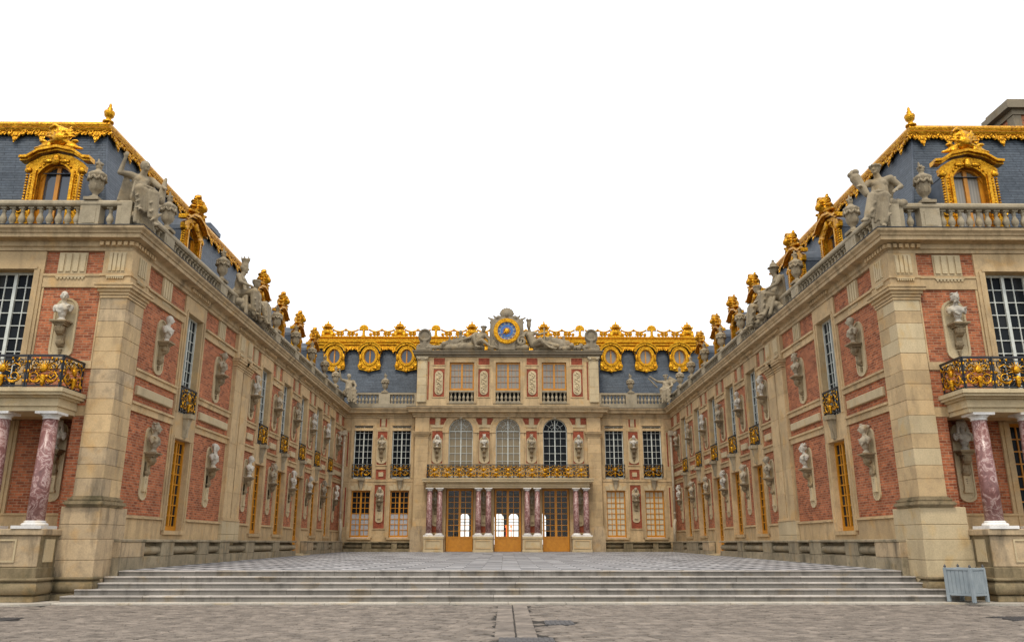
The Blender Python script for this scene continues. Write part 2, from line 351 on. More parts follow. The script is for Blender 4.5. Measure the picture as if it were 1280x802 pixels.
def bust_mesh(name, turn, hair, mat, beard=False, cloak=1):
    b = MB(); q = Matrix.Rotation(turn, 3, 'Z')
    b.lathe([(0.13, 0), (0.13, 0.05), (0.075, 0.1), (0.085, 0.17), (0.14, 0.2)], seg=10)
    b.ball((0, 0, 0.42), (0.27, 0.14, 0.12), 14); b.cap((0, 0.02, 0.2), 0.1, (0, 0.03, 0.4), 0.17, 12)
    for s in (-1, 1):
        b.ball((s * 0.24, -0.01, 0.45), (0.085, 0.1, 0.1), 10); b.cap((s * 0.26, 0, 0.42), 0.075, (s * 0.25, 0.02, 0.33), 0.05)
        b.ball((s * 0.1, 0.11, 0.38), (0.1, 0.06, 0.08), 8)
        b.cap((s * 0.05, -0.03, 0.56), 0.06, (s * 0.2, -0.01, 0.47), 0.07)
    b.cap((0, -0.01, 0.5), 0.085, (0, 0.02, 0.7), 0.07)
    for i in range(5):                                                  # cloak folds over one shoulder
        t = i / 4.0; b.cap((cloak * (0.26 - 0.05 * t), 0.09 * (1 - t) + 0.02, 0.5 - 0.03 * t), 0.028, (-cloak * (0.12 - 0.1 * t), 0.15, 0.3 - 0.05 * t), 0.03)
    H = lambda x, y, z: Vector((0, 0.03, 0.0)) + q @ Vector((x * 1.15, y * 1.15, 0)) + Vector((0, 0, .82 + (z - .75) * 1.15))
    b.ball(H(0, 0.0, 0.75), (0.112, 0.135, 0.16), 14, q, 10); b.ball(H(0, 0.06, 0.665), (0.066, 0.062, 0.056), 8, q)
    b.cap(H(0, 0.115, 0.77), 0.018, H(0, 0.15, 0.715), 0.024, 6); b.cap(H(-0.05, 0.098, 0.79), 0.02, H(0.05, 0.098, 0.79), 0.02, 6)
    b.cap(H(-0.025, 0.115, 0.68), 0.014, H(0.025, 0.115, 0.68), 0.014, 6)
    for s in (-1, 1): b.ball(H(s * 0.1, -0.01, 0.74), (0.02, 0.03, 0.042), 6, q)
    if hair == 'cap': b.ball(H(0, -0.025, 0.79), (0.115, 0.125, 0.115), 12, q)
    if hair == 'curls':
        for i in range(26):
            a = i * 2.4; h = 0.8 + 0.1 * math.sin(i * 1.7); rr = 0.1 * math.cos((h - 0.78) * 5)
            b.ball(H(rr * math.cos(a), -0.02 + rr * 1.1 * math.sin(a) * (1 if math.sin(a) < 0 else 0.6), h), 0.04, 6, None, 4)
    if hair == 'wig':
        b.ball(H(0, -0.04, 0.8), (0.125, 0.12, 0.12), 12, q)
        for s in (-1, 1):
            for i in range(5): b.ball(H(s * (0.11 + 0.012 * i), -0.02 + 0.01 * i, 0.78 - 0.065 * i), 0.055, 7, None, 5)
    if hair == 'bun': b.ball(H(0, -0.03, 0.79), (0.115, 0.13, 0.11), 12, q); b.ball(H(0, -0.15, 0.82), 0.065, 8); b.ball(H(0, 0.05, 0.88), (0.08, 0.05, 0.03), 8)
    if hair == 'bald': b.ball(H(0, -0.01, 0.78), (0.103, 0.12, 0.115), 12, q)
    if beard:
        for i in range(7): b.ball(H(0.07 * math.sin(i * 2.1), 0.085 + 0.015 * math.cos(i * 2.0), 0.645 - 0.02 * (i % 3)), 0.035, 6, None, 4)
    return sculpt(name, b, mat, 0.017, 2)
BUSTS = [bust_mesh('bust', 0.45, 'curls', 'stone_bust', True), bust_mesh('bust', -0.5, 'cap', 'stone_bust', False, -1), bust_mesh('bust', 0.15, 'wig', 'bust_white'),
         bust_mesh('bust', -0.25, 'bun', 'stone_bust', False, 1), bust_mesh('bust', 0.6, 'bald', 'bust_white', False, -1), bust_mesh('bust', -0.1, 'curls', 'bust_white', True, -1)]
BDESC = ['bearded curly-haired', 'short-haired head-turned', 'white full-wigged', 'bun-haired', 'white bald-headed', 'white bearded']

con = MB()                                        # scrolled console that carries a bust; top at z = 0
con.box(-0.26, 0.26, 0.0, 0.42, -0.05, 0.0); con.box(-0.21, 0.21, 0.0, 0.36, -0.09, -0.05); con.box(-0.17, 0.17, 0.0, 0.31, -0.14, -0.09)
prof = [(0.0, -0.14), (0.28, -0.14), (0.31, -0.22), (0.29, -0.32), (0.22, -0.4), (0.13, -0.44), (0.12, -0.54), (0.15, -0.62), (0.12, -0.72), (0.06, -0.78), (0.0, -0.8)]
xprism(con, prof, -0.1, 0.1); xprism(con, [(p[0] * 1.06, p[1]) for p in prof], -0.05, 0.05)
con.tube([(-0.125, 0.2, -0.26), (0.125, 0.2, -0.26)], 0.095, 12); con.tube([(-0.115, 0.085, -0.66), (0.115, 0.085, -0.66)], 0.065, 10)
for i, z in enumerate((-0.86, -0.92, -0.98)): con.ball((0, 0.04, z), (0.07 - 0.018 * i, 0.05, 0.035), 7, None, 5)
CON = con.mesh('console', 'console')
def plaque_mesh(w, z0, z1, tail):
    m = MB(); r = w / 2
    po = arcpts(0, z1 - r, r, r, 0, math.pi, 10) + arcpts(0, z0 + r * 0.7, r, r * 0.7, math.pi, 2 * math.pi, 8)
    m.prism(po, 0.0, 0.05); pi_ = [(x * 0.82, (z - (z0 + z1) / 2) * 0.94 + (z0 + z1) / 2) for x, z in po]; m.ring(po, pi_, 0.05, 0.075)
    if tail: m.box(-0.1, 0.1, 0.05, 0.12, z0 + 0.35, z0 + 1.25); m.box(-0.13, 0.13, 0.05, 0.14, z0 + 0.28, z0 + 0.35)
    return m.mesh('plaque', 'stone_pale')
PLQ_LOW = plaque_mesh(0.52, -1.55, 0.85, True); PLQ_UP = plaque_mesh(0.74, -1.15, 0.8, False)

# windows: the frame is the part, bars and panes are its pieces
_wc = {}
def window_meshes(w, h, cols, rows, fmat, arch=False, kick=0.0, fw=0.075, bw=0.028, leafs=2):
    if fmat == 'ochre': fw *= 1.35; bw *= 1.5
    key = (round(w, 3), round(h, 3), cols, rows, fmat, arch, kick)
    if key in _wc: return _wc[key]
    f = MB(); r = w / 2; zs = h - r if arch else h
    f.box(-r, -r + fw, -0.05, 0.05, 0, zs); f.box(r - fw, r, -0.05, 0.05, 0, zs); f.box(-r + fw, r - fw, -0.049, 0.049, 0, fw * 1.5)
    if leafs == 2: f.box(-fw * 0.62, fw * 0.62, -0.045, 0.065, fw * 1.5, h - fw * 0.6)
    if arch: f.ring(arcpts(0, zs, r, r, 0, math.pi, 16), arcpts(0, zs, r - fw, r - fw, 0, math.pi, 16), -0.05, 0.05); f.box(-r + fw, r - fw, -0.04, 0.045, zs - 0.06, zs)
    else: f.box(-r + fw, r - fw, -0.049, 0.049, h - fw, h)
    if kick:
        f.box(-r + fw, r - fw, -0.03, 0.03, fw * 1.5, kick)
        for s in (-1, 1):
            x0, x1 = sorted((s * 0.1, s * (r - fw - 0.06))); f.ring([(x0, 0.2), (x1, 0.2), (x1, kick - 0.12), (x0, kick - 0.12)], [(x0 + .05, 0.25), (x1 - .05, 0.25), (x1 - .05, kick - .17), (x0 + .05, kick - .17)], 0.03, 0.05)
        f.box(-r + fw, r - fw, -0.045, 0.052, kick - 0.06, kick + 0.02)
    x0, x1, z0, z1 = -r + fw, r - fw, max(fw * 1.5, kick), zs - (0 if arch else fw)
    b = MB()
    for i in range(1, cols):
        if leafs == 2 and i * 2 == cols: continue
        x = x0 + (x1 - x0) * i / cols; b.box(x - bw / 2, x + bw / 2, -0.02, 0.03, z0, z1)
    for j in range(1, rows):
        z = z0 + (z1 - z0) * j / rows; b.box(x0, x1, -0.021, 0.029, z - bw / 2, z + bw / 2)
    if arch:
        for a in (36, 72, 108, 144): b.tube([(0.3 * r * math.cos(R(a)), 0, zs + 0.3 * r * math.sin(R(a))), (0.95 * r * math.cos(R(a)), 0, zs + 0.95 * r * math.sin(R(a)))], 0.018, 4)
        b.tube([(x, 0, z) for x, z in arcpts(0, zs, 0.55 * r, 0.55 * r, 0, math.pi, 10)], 0.016, 4); b.tube([(x, 0, z) for x, z in arcpts(0, zs, 0.28 * r, 0.28 * r, 0, math.pi, 8)], 0.016, 4)
    pw, ph = (x1 - x0) / cols, (z1 - z0) / rows
    p = MB(); p.box(-pw / 2, pw / 2, -0.004, 0.004, -ph / 2, ph / 2)
    d = dict(f=f.mesh('window', fmat), b=b.mesh('glazing_bars', fmat), p=p, x0=x0, z0=z0, pw=pw, ph=ph, zs=zs, r=r, fw=fw, cols=cols, rows=rows, arch=arch, pm={})
    _wc[key] = d; return d
def window(parent, fr, u, n, z, d, pane, single, name='window'):
    mat = fr.M(u, n, z); o = link(name, d['f'], parent, mat); link('glazing_bars', d['b'], o, mat)
    pick = pane if callable(pane) else (lambda i, j: pane)
    if single:
        for i in range(d['cols']):
            for j in range(d['rows']):
                mm = pick(i, j)
                if mm not in d['pm']: d['pm'][mm] = d['p'].mesh('pane', mm)
                t = Matrix.Translation((d['x0'] + d['pw'] * (i + .5), -0.012, d['z0'] + d['ph'] * (j + .5))) @ Euler((random.uniform(-.012, .012), 0, random.uniform(-.012, .012))).to_matrix().to_4x4()
                link('pane', d['pm'][mm], o, mat @ t)
    else:
        by = {}
        for i in range(d['cols']):
            for j in range(d['rows']):
                q = by.setdefault(pick(i, j), MB()); cx = d['x0'] + d['pw'] * (i + .5); cz = d['z0'] + d['ph'] * (j + .5); a = random.uniform(-.004, .004); c = random.uniform(-.004, .004)
                hw, hh = d['pw'] / 2, d['ph'] / 2
                q.add([(cx - hw, -0.012 + a, cz - hh), (cx + hw, -0.012 + c, cz - hh), (cx + hw, -0.012 - a, cz + hh), (cx - hw, -0.012 - c, cz + hh)], [(0, 1, 2, 3)])
        if d['arch']:
            q = by.setdefault(pick(0, d['rows'] - 1), MB()); pp = arcpts(0, d['zs'], d['r'] - d['fw'], d['r'] - d['fw'], 0, math.pi, 16)
            q.add([(x, -0.012, zz) for x, zz in pp], [tuple(range(len(pp)))])
        for mm, q in by.items(): link('glazing', q.mesh('glazing', mm), o, mat)
    return o

# wrought-iron balcony panel with gilded mask
_rc = {}
def railing_meshes(w, h, masks):
    key = (round(w, 2), round(h, 2), masks)
    if key in _rc: return _rc[key]
    i_ = MB(); g = MB()
    i_.box(-w / 2, w / 2, -0.035, 0.035, h - 0.06, h); i_.box(-w / 2, w / 2, -0.025, 0.025, 0.04, 0.08); i_.box(-w / 2, w / 2, -0.02, 0.02, h - 0.16, h - 0.135)
    mw = w / masks
    for q in range(masks + 1):
        x = -w / 2 + mw * q; x += 0.02 if q == 0 else (-0.02 if q == masks else 0); i_.box(x - 0.02, x + 0.02, -0.02, 0.02, 0, h - 0.06)
    for q in range(masks):
        c = -w / 2 + mw * (q + 0.5); s0 = min(mw * 0.5, h * 0.8); zc = h * 0.50
        for s in (-1, 1):
            i_.box(c + s * s0 * 0.93 - 0.012, c + s * s0 * 0.93 + 0.012, -0.014, 0.014, 0.08, h - 0.16)
            for (px, pz, r0, a0, tn) in ((0.62, 0.28, 0.16, 0, 1.4), (0.62, 0.74, 0.15, 2, -1.4), (0.3, 0.2, 0.12, 3, 1.3), (0.3, 0.82, 0.1, 1, -1.2)):
                i_.tube([(c + s * (x - c), y, z) for x, y, z in spiral(c + px * s0, pz * h, r0 * h, 0.03 * h, a0, tn, 0, 12)], 0.019, 4)
            g.tube([(c + s * (x - c), y, z) for x, y, z in spiral(c + 0.5 * s0, 0.34 * h, 0.2 * h, 0.05 * h, 3.6, 1.2, 0.025, 12)], [0.024 * h * (1.2 - 0.05 * t) for t in range(13)], 5)
            g.tube([(c + s * x, 0.02, z) for x, z in ((0.18 * s0, 0.3 * h), (0.4 * s0, 0.2 * h), (0.72 * s0, 0.22 * h), (0.82 * s0, 0.36 * h))], 0.022, 5)
            g.tube([(c + s * x, 0.02, z) for x, z in ((0.25 * s0, 0.66 * h), (0.5 * s0, 0.74 * h), (0.72 * s0, 0.66 * h), (0.68 * s0, 0.54 * h))], 0.02, 5)
            for (px, pz) in ((0.93, 0.2), (0.93, 0.5), (0.93, 0.78), (0.62, 0.86), (0.35, 0.88)): g.ball((c + s * px * s0, 0.02, pz * h), (0.032, 0.026, 0.05), 7, None, 5)
        r2 = random.Random(int(w * 100) + q)
        for t in range(40):
            px, pz = r2.uniform(-.95, .95), r2.uniform(.1, .86); g.ball((c + px * s0, 0.015, pz * h), (r2.uniform(.012, .03), .02, r2.uniform(.02, .045)), 5, None, 4)
            if t % 2: i_.tube(spiral(c + px * s0, pz * h, .07 * h, .02 * h, r2.uniform(0, 6), 1.2, 0, 8), .014, 4)
        g.ball((c, 0.05, zc + 0.07 * h), (0.1 * h, 0.055, 0.125 * h), 10); g.cap((c, 0.04, 0.1 * h), 0.05 * h, (c, 0.05, 0.32 * h), 0.085 * h, 8); g.cap((c - .12 * h, 0.04, 0.34 * h), 0.03 * h, (c + .12 * h, 0.04, 0.34 * h), 0.03 * h, 6)
        for t in range(11):
            a = R(-20 + 22 * t); g.cap((c + 0.1 * h * math.cos(a), 0.03, zc + 0.07 * h + 0.11 * h * math.sin(a)), 0.022 * h, (c + 0.24 * h * math.cos(a), 0.02, zc + 0.07 * h + 0.25 * h * math.sin(a)), 0.01 * h, 5)
        for t in range(8): i_.tube([(c + mw * 0.5 * math.cos(t * .785) * .9, 0, h * .45 + h * .34 * math.sin(t * .785)), (c + mw * .3 * math.cos(t * .785 + .3), 0, h * .45 + h * .22 * math.sin(t * .785 + .3))], 0.011, 4)
    _rc[key] = (i_.mesh('railing', 'iron'), g.mesh('gilded_mask', 'gold')); return _rc[key]
def railing(parent, mat, w, h, masks=1, name='railing'):
    a, b = railing_meshes(w, h, masks); o = link(name, a, parent, mat); link('gilded_mask', b, o, mat); return o

# gilded dormer: surround is the part; y is out of the wall, z = 0 at its foot
def dormer_meshes():
    f = MB(); ox = 0.56
    for s in (-1, 1):
        po = [(s * ox, 0), (s * 1.12, 0), (s * 1.1, 0.5), (s * 1.02, 0.72), (s * 0.86, 0.86), (s * 0.84, 2.0), (s * 1.0, 2.1), (s * 1.02, 2.3), (s * ox, 2.3)]
        f.prism(po, -0.12, 0.06); f.box(min(s * .6, s * .7), max(s * .6, s * .7), 0.06, 0.12, 0, 2.1)
        f.tube(spiral(s * 0.97, 0.64, 0.13, 0.03, R(90), -1.3 * s, 0.08), 0.035, 6); f.ball((s * 0.9, 0.07, 2.12), (0.13, 0.07, 0.12), 8)
        for t in range(15): f.ball((s * 0.77, 0.065, 0.55 + 0.1 * t), (0.03, 0.035, 0.035), 6, None, 4)
        for t in range(11): f.ball((s * 0.93, 0.03, 0.95 + 0.1 * t), (0.06, 0.06, 0.045), 6, None, 4)
    head = arcpts(0, 1.55, 0.66, 0.85, R(30), R(150), 12)
    f.prism(head + [(-1.02, 2.3), (-0.9, 2.42), (-0.5, 2.66), (0, 2.76), (0.5, 2.66), (0.9, 2.42), (1.02, 2.3)], -0.119, 0.05)
    for i in range(13):
        x, z = arcpts(0, 1.57, 0.76, 0.92, R(25), R(155), 12)[i]; f.ball((x, 0.06, z), (0.05, 0.05, 0.05), 6, None, 4)
    top = [(-1.2, 2.44), (-0.95, 2.46), (-0.6, 2.7), (0, 2.84), (0.6, 2.7), (0.95, 2.46), (1.2, 2.44)]
    for dz, y1, th in ((0, 0.16, 0.07), (0.07, 0.26, 0.09)): f.prism([(x, z + dz) for x, z in top] + [(x, z + dz + th) for x, z in reversed(top)], -0.15, y1)
    f.ball((0, 0.1, 2.5), (0.14, 0.1, 0.2), 8); f.ball((0.3, 0.07, 2.46), (0.17, 0.06, 0.08), 8); f.ball((-0.3, 0.07, 2.46), (0.17, 0.06, 0.08), 8)
    c = MB()                                                                     # slate body behind it
    c.box(-0.84, 0.84, -2.3, -0.42, 0, 2.1); c.prism(arcpts(0, 2.1, 0.86, 0.68, 0, math.pi, 12), -2.4, -0.42)
    for s in (-1, 1): c.box(*sorted((s * .575, s * .838)), -.421, -.125, 0, 2.09)
    c.ring(arcpts(0, 2.1, 0.86, 0.68, 0, math.pi, 12), arcpts(0, 2.08, 0.6, 0.3, 0, math.pi, 12), -.425, -.125)
    k_ = MB()                                                                    # gilded crest: shell, ribbons, plume
    k_.ball((0, 0, 0.42), (0.3, 0.16, 0.32), 10); k_.ball((0, 0.13, 0.42), (0.19, 0.1, 0.2), 10); k_.ball((0.03, 0, 0.76), (0.22, 0.14, 0.12), 8); k_.cap((-0.15, 0, 0.78), 0.09, (0.2, 0.05, 0.95), 0.07); k_.cap((0.2, 0.05, 0.95), 0.08, (0.33, 0.08, 0.84), 0.04)
    for s in (-1, 1):
        k_.cap((s * 0.2, 0.02, 0.3), 0.1, (s * 0.56, 0.02, 0.1), 0.06); k_.cap((s * 0.3, 0.04, 0.1), 0.1, (s * 0.72, 0.02, 0.02), 0.05); k_.ball((s * 0.5, 0.05, 0.3), (0.13, 0.08, 0.07), 7)
        for t in range(4): k_.cap((s * 0.22, 0.02, 0.5 + 0.06 * t), 0.05, (s * (0.45 - .05 * t), 0.02, 0.52 + 0.13 * t), 0.035)
    for t in range(7): k_.cap((0, 0.12, 0.42), 0.04, (0.27 * math.cos(R(t * 30)), 0.13, 0.42 + 0.3 * math.sin(R(t * 30))), 0.045, 6)
    k_.box(-0.45, 0.45, -0.1, 0.1, -0.06, 0.06)
    g = MB(); po = arcpts(0, 1.55, 0.6, 0.74, R(32), R(148), 10)
    g.box(-.56, -.45, -.1, 0, 0, 2.3); g.box(.45, .56, -.1, 0, 0, 2.3); g.box(-.45, .45, -.1, 0, 0, .1); g.prism(arcpts(0, 1.55, .72, .98, R(25), R(155), 10) + arcpts(0, 1.5, .6, .84, R(155), R(25), 10), -.05, .06)
    g.box(-0.065, 0.065, -0.09, 0.02, 0.1, 2.4); g.box(-0.47, 0.47, -0.08, 0.0, 1.02, 1.09)
    ps = []
    for s in (-1, 1):
        a = MB(); a.box(min(s * .05, s * .47), max(s * .05, s * .47), -0.06, -0.05, 0.1, 1.02); ps.append(a)
        a = MB(); a.prism([(s * .05, 1.09), (s * .47, 1.09), (s * .47, 2.3), (s * .05, 2.4)], -0.06, -0.05); ps.append(a)
    return dict(f=f.mesh('dormer', 'gold'), c=c.mesh('slate_cheeks', 'lead'), k=sculpt('gilded_crest', k_, 'gold', 0.028, 1), w=g.mesh('dormer_window', 'ochre'), p=ps, pm={})
DOR = dormer_meshes()
def dormer(parent, fr, u, z, glass='glass_roof', n=-1.0, dep=1.0, cy=1.1):
    m = fr.M(u, n, z); o = link('dormer', DOR['f'], parent, m); link('slate_cheeks', DOR['c'], o, m @ Matrix.Diagonal((1, dep, 1, 1))); link('gilded_crest', DOR['k'], o, m @ Matrix.Translation((0, 0.05, 2.92)) @ Matrix.Diagonal((1.1, cy, .92, 1)))
    q = m @ Matrix.Translation((0, -0.2, 0)) ; link('dormer_window', DOR['w'], o, q)
    rv = DOR.setdefault('rv', xbox([(-0.57, -0.56, -0.38, -0.1, 0, 2.0), (0.56, 0.57, -0.38, -0.1, 0, 2.0)]).mesh('reveal', 'ochre')); link('reveal', rv, o, m)
    if glass not in DOR['pm']: DOR['pm'][glass] = [a.mesh('pane', glass) for a in DOR['p']]
    for a in DOR['pm'][glass]: link('pane', a, o, q)
    return o
def xbox(lst):
    m = MB()
    for b in lst: m.box(*b)
    return m

# gilded fringe (lambrequin) one metre long, hanging from z = 0
def fringe_mesh():
    m = MB(); po = [(0, 0), (1, 0), (1, -0.12), (0.94, -0.22), (0.86, -0.14), (0.76, -0.26), (0.66, -0.2), (0.58, -0.38), (0.5, -0.52), (0.42, -0.38), (0.34, -0.2), (0.24, -0.26), (0.14, -0.14), (0.06, -0.22), (0, -0.12)]
    m.prism(po, 0, 0.03)
    for x, z, r in ((0.5, -0.4, .07), (0.5, -0.2, .09), (0.24, -0.17, .07), (0.76, -0.17, .07), (0.0, -0.15, .06), (0.38, -0.26, .05), (0.62, -0.26, .05), (0.12, -0.1, .045), (0.88, -0.1, .045)): m.ball((x, 0.03, z), (r, 0.05, r), 6, None, 5)
    for s in (-1, 1): m.tube(spiral(0.5 + s * 0.25, -0.12, 0.11, 0.03, 0, s * 1.3, 0.05), 0.022, 5)
    m.box(0, 1, 0, 0.07, -0.05, 0.0)
    return m.mesh('gilded_fringe', 'gold')
FRINGE = fringe_mesh()
fin = MB(); fin.lathe([(0.2, 0), (0.2, 0.06), (0.1, 0.1), (0.09, 0.2), (0.16, 0.26), (0.2, 0.42), (0.18, 0.48), (0.08, 0.52), (0.1, 0.6), (0.05, 0.68), (0.06, 0.74), (0.01, 0.84)], seg=14); FIN = fin.mesh('finial', 'gold')

# ------------------------------------------------------------------ statues: one continuous figure each
def hand(b, p, d, up, s=1.0):
    d = Vector(d).normalized(); up = Vector(up).normalized(); side = d.cross(up).normalized(); p = Vector(p)
    b.cap(p, 0.04 * s, p + d * 0.09 * s, 0.045 * s, 7)
    for i, L in enumerate((0.085, 0.1, 0.095, 0.075)):
        q = p + d * 0.11 * s + side * (i - 1.5) * 0.026 * s; m = q + d * L * 0.55 * s - up * 0.012 * s; b.cap(q, 0.016 * s, m, 0.015 * s, 5); b.cap(m, 0.015 * s, m + (d * 0.6 - up * 0.6) * L * 0.5 * s, 0.012 * s, 5)
    b.cap(p + side * -0.035 * s + d * 0.03 * s, 0.018 * s, p + side * -0.075 * s + d * 0.1 * s - up * 0.02 * s, 0.014 * s, 5)
def figure(b, J, s=1.0, nude=False, look=0.0, hair='bun', seed=1):
    rr = random.Random(seed); V = {k_: Vector(v) for k_, v in J.items()}; q = Matrix.Rotation(look, 3, 'Z'); h = V['head']
    c = lambda a, ra, d, rd: b.cap(a, ra * s * 1.1, d, rd * s * 1.1, 9)
    c(V['pelvis'], .185, V['chest'], .17); b.ball(V['chest'] + Vector((0, 0, .06 * s)), (.22 * s, .15 * s, .2 * s), 12); b.ball(V['pelvis'], (.22 * s, .19 * s, .17 * s), 12)
    f = (q @ Vector((0, 1, 0)))
    for k_ in (-1, 1): b.ball(V['chest'] + Vector((k_ * .085 * s, .115 * s, .06 * s)), (.08 * s, .06 * s, .08 * s), 8)
    c(V['chest'] + Vector((0, 0, .16 * s)), .09, h - Vector((0, 0, .1 * s)), .065)
    b.ball(h, (.1 * s, .125 * s, .145 * s), 12, q, 9); b.ball(h + f * .06 * s - Vector((0, 0, .09 * s)), (.06 * s, .06 * s, .05 * s), 8); b.cap(h + f * .115 * s + Vector((0, 0, .02 * s)), .018 * s, h + f * .145 * s - Vector((0, 0, .035 * s)), .022 * s, 5)
    b.cap(h + f * .1 * s + q @ Vector((-.05 * s, 0, .045 * s)), .018 * s, h + f * .1 * s + q @ Vector((.05 * s, 0, .045 * s)), .018 * s, 5)
    b.ball(h - f * .03 * s + Vector((0, 0, .045 * s)), (.118 * s, .13 * s, .115 * s), 10, q)
    if hair == 'bun': b.ball(h - f * .15 * s + Vector((0, 0, .05 * s)), .07 * s, 8)
    if hair == 'crown':
        b.lathe([(.12 * s, .08 * s), (.11 * s, .2 * s), (.15 * s, .34 * s)], tuple(h), 10)
        for i in range(6): b.box(h.x + .13 * s * math.cos(i * 1.05) - .025, h.x + .13 * s * math.cos(i * 1.05) + .025, h.y + .13 * s * math.sin(i * 1.05) - .025, h.y + .13 * s * math.sin(i * 1.05) + .025, h.z + .3 * s, h.z + .42 * s)
    if hair == 'helmet': b.lathe([(.2 * s, .07 * s), (.2 * s, .1 * s), (.13 * s, .12 * s), (.12 * s, .2 * s), (.07 * s, .27 * s), (.03 * s, .3 * s)], tuple(h), 12); b.ball(h + Vector((0, 0, .33 * s)), .05 * s, 7)
    if hair == 'laurel':
        for i in range(9): b.ball(h + q @ Vector((.12 * s * math.cos(i * .7), .13 * s * math.sin(i * .7), .09 * s)), .042 * s, 6, None, 4)
    for S in 'LR':
        c(V['chest'] + (V['sh' + S] - V['chest']) * .4 + Vector((0, 0, .06 * s)), .1, V['sh' + S], .085)
        c(V['sh' + S], .082, V['el' + S], .06); c(V['el' + S], .058, V['ha' + S], .038); d = V['ha' + S] - V['el' + S]; hand(b, V['ha' + S], d, Vector((0, .3, 1)) if abs(d.normalized().z) < .8 else Vector((0, 1, .2)), s)
        t = .0 if nude else .035
        c(V['pelvis'] + (V['kn' + S] - V['pelvis']) * .12, .13 + t, V['kn' + S], .085 + t); c(V['kn' + S], .082 + t, V['an' + S] + (V['kn' + S] - V['an' + S]) * .15, .048 + t * .8); c(V['an' + S], .045, V['to' + S], .035)
        b.ball(V['to' + S], (.05 * s, .06 * s, .03 * s), 6)
    if not nude:                                                                # drapery folds
        L, Rr = V['knL'], V['knR']; al, ar = V['anL'], V['anR']
        for i in range(7):
            t = (i + .5) / 7; top = L.lerp(Rr, t) + Vector((0, .05 * s, .03 * s)); bot = al.lerp(ar, t) + Vector((rr.uniform(-.04, .04), rr.uniform(-.02, .06), rr.uniform(.02, .16))) * s
            b.cap(top - Vector((0, .05 * s * (i % 2), 0)), .05 * s, bot - Vector((0, .07 * s * (i % 2), 0)), .05 * s, 6)
            p = V['pelvis'] + Vector((.2 * s * (1 - 2 * t), .08 * s, .1 * s)); b.cap(p + Vector((0, 0, .05 * s)), .03 * s, top + Vector((0, 0, .09 * s)), .035 * s, 6)
            if i % 3 == 0:
                for S in 'LR': w_ = V['kn' + S].lerp(V['an' + S], .2 + .1 * i); b.cap(w_ + Vector((-.14, .0, .12)) * s, .035 * s, w_ + Vector((.1, .1, -.12)) * s, .025 * s, 6)
        for i in range(7):
            a = R(-80 + 26 * i); b.cap(V['pelvis'] + Vector((.2 * s * math.cos(a), .15 * s * math.sin(a + 1.5), .08 * s)), .03 * s, V['chest'] + Vector((.17 * s * math.cos(a), .13 * s * math.sin(a + 1.5), -.02 * s)), .026 * s, 6)
        for i in range(6): b.cap(V['shL'] + Vector((-.02 * i, -.08, .02)) * s, .045 * s, V['pelvis'] + Vector((.26 - .08 * i, -.2, -.05 - .05 * (i % 2))) * s, .05 * s, 6)
def seated(sc=1.15, **kw):
    J = dict(pelvis=(0, 0, .16), chest=(0, -.04, .56), head=(.02, .03, .98), shL=(-.24, -.03, .72), shR=(.24, -.03, .72), elL=(-.36, .12, .45), elR=(.38, .1, .46), haL=(-.25, .36, .34), haR=(.28, .34, .38),
             knL=(-.17, .5, .14), knR=(.17, .48, .18), anL=(-.2, .62, -.42), anR=(.15, .5, -.4), toL=(-.22, .78, -.46), toR=(.17, .66, -.44))
    J.update(kw); return {k_: tuple(c * sc for c in v) for k_, v in J.items()}

# ------------------------------------------------------------------ ground, steps, court
def zt(y): return 0.80 + max(0.0, y - 25.0) * 0.0055          # the court rises slightly to the back
gm = MB(); gm.add([(-500, -300, -0.04), (500, -300, -0.04), (500, 900, -0.04), (-500, 900, -0.04)], [(0, 1, 2, 3)])
ground = struct('ground', gm, 'joint')
def sett_poly(cx, cy, a, L, wd):
    c, s = math.cos(a), math.sin(a); return [(cx + c * x - s * y, cy + s * x + c * y) for x, y in ((-L / 2, -wd / 2), (L / 2, -wd / 2), (L / 2, wd / 2), (-L / 2, wd / 2))]
setts = []
def fill(sgn):
    ang = sgn * R(32); c, s = math.cos(ang), math.sin(ang); rr = random.Random(11 + sgn)
    v = -26.0
    while v < 30:
        wd = 0.19 + rr.uniform(-.02, .02); u = -30 + rr.uniform(0, .3)
        while u < 30:
            L = 0.30 + rr.uniform(-.06, .08); x = c * (u + L / 2) - s * v; y = s * (u + L / 2) + c * v + 17
            if 0.42 < x * sgn < 17.5 and 11.0 < y < 22.6 and (abs(x) < 12.2 or y < 22.1): setts.append((x, y, ang + rr.uniform(-.05, .05), L - .04, wd - .034, rr.uniform(-.004, .010)))
            u += L
        v += wd
fill(1); fill(-1)
rr = random.Random(5); y = 11.0
while y < 22.5:                                              # straight gutter of larger slabs on the axis
    L = 0.42 + rr.uniform(-.06, .08)
    for x in (-0.2, 0.2): setts.append((x, y + L / 2, R(90), L - .02, .375, rr.uniform(-.006, .006)))
    y += L
GR = [(-11.28, 18.4, 0.85, 0.95), (0.93, 17.65, 0.6, 0.9), (0.17, 14.55, 0.95, 0.75), (11.2, 18.55, 0.95, 0.8)]
def on_cover(x, y): return any(abs(x - a) < w / 2 + .1 and abs(y - b) < h / 2 + .1 for a, b, w, h in GR)
setts = [s_ for s_ in setts if not on_cover(s_[0], s_[1])]
def in_view(x, y): return y > 14.25 and abs(x + .2) < y * 0.62
near = sorted([s_ for s_ in setts if in_view(s_[0], s_[1])], key=lambda s_: math.hypot(s_[0], s_[1]))[:300]; nearset = set(near)
pav = link('cobbled_forecourt', xbox([(-17.6, 17.6, 10.9, 22.7, -0.12, -0.012)]).mesh('cobbled_forecourt', 'joint')); pav['kind'] = 'structure'
st = MB()
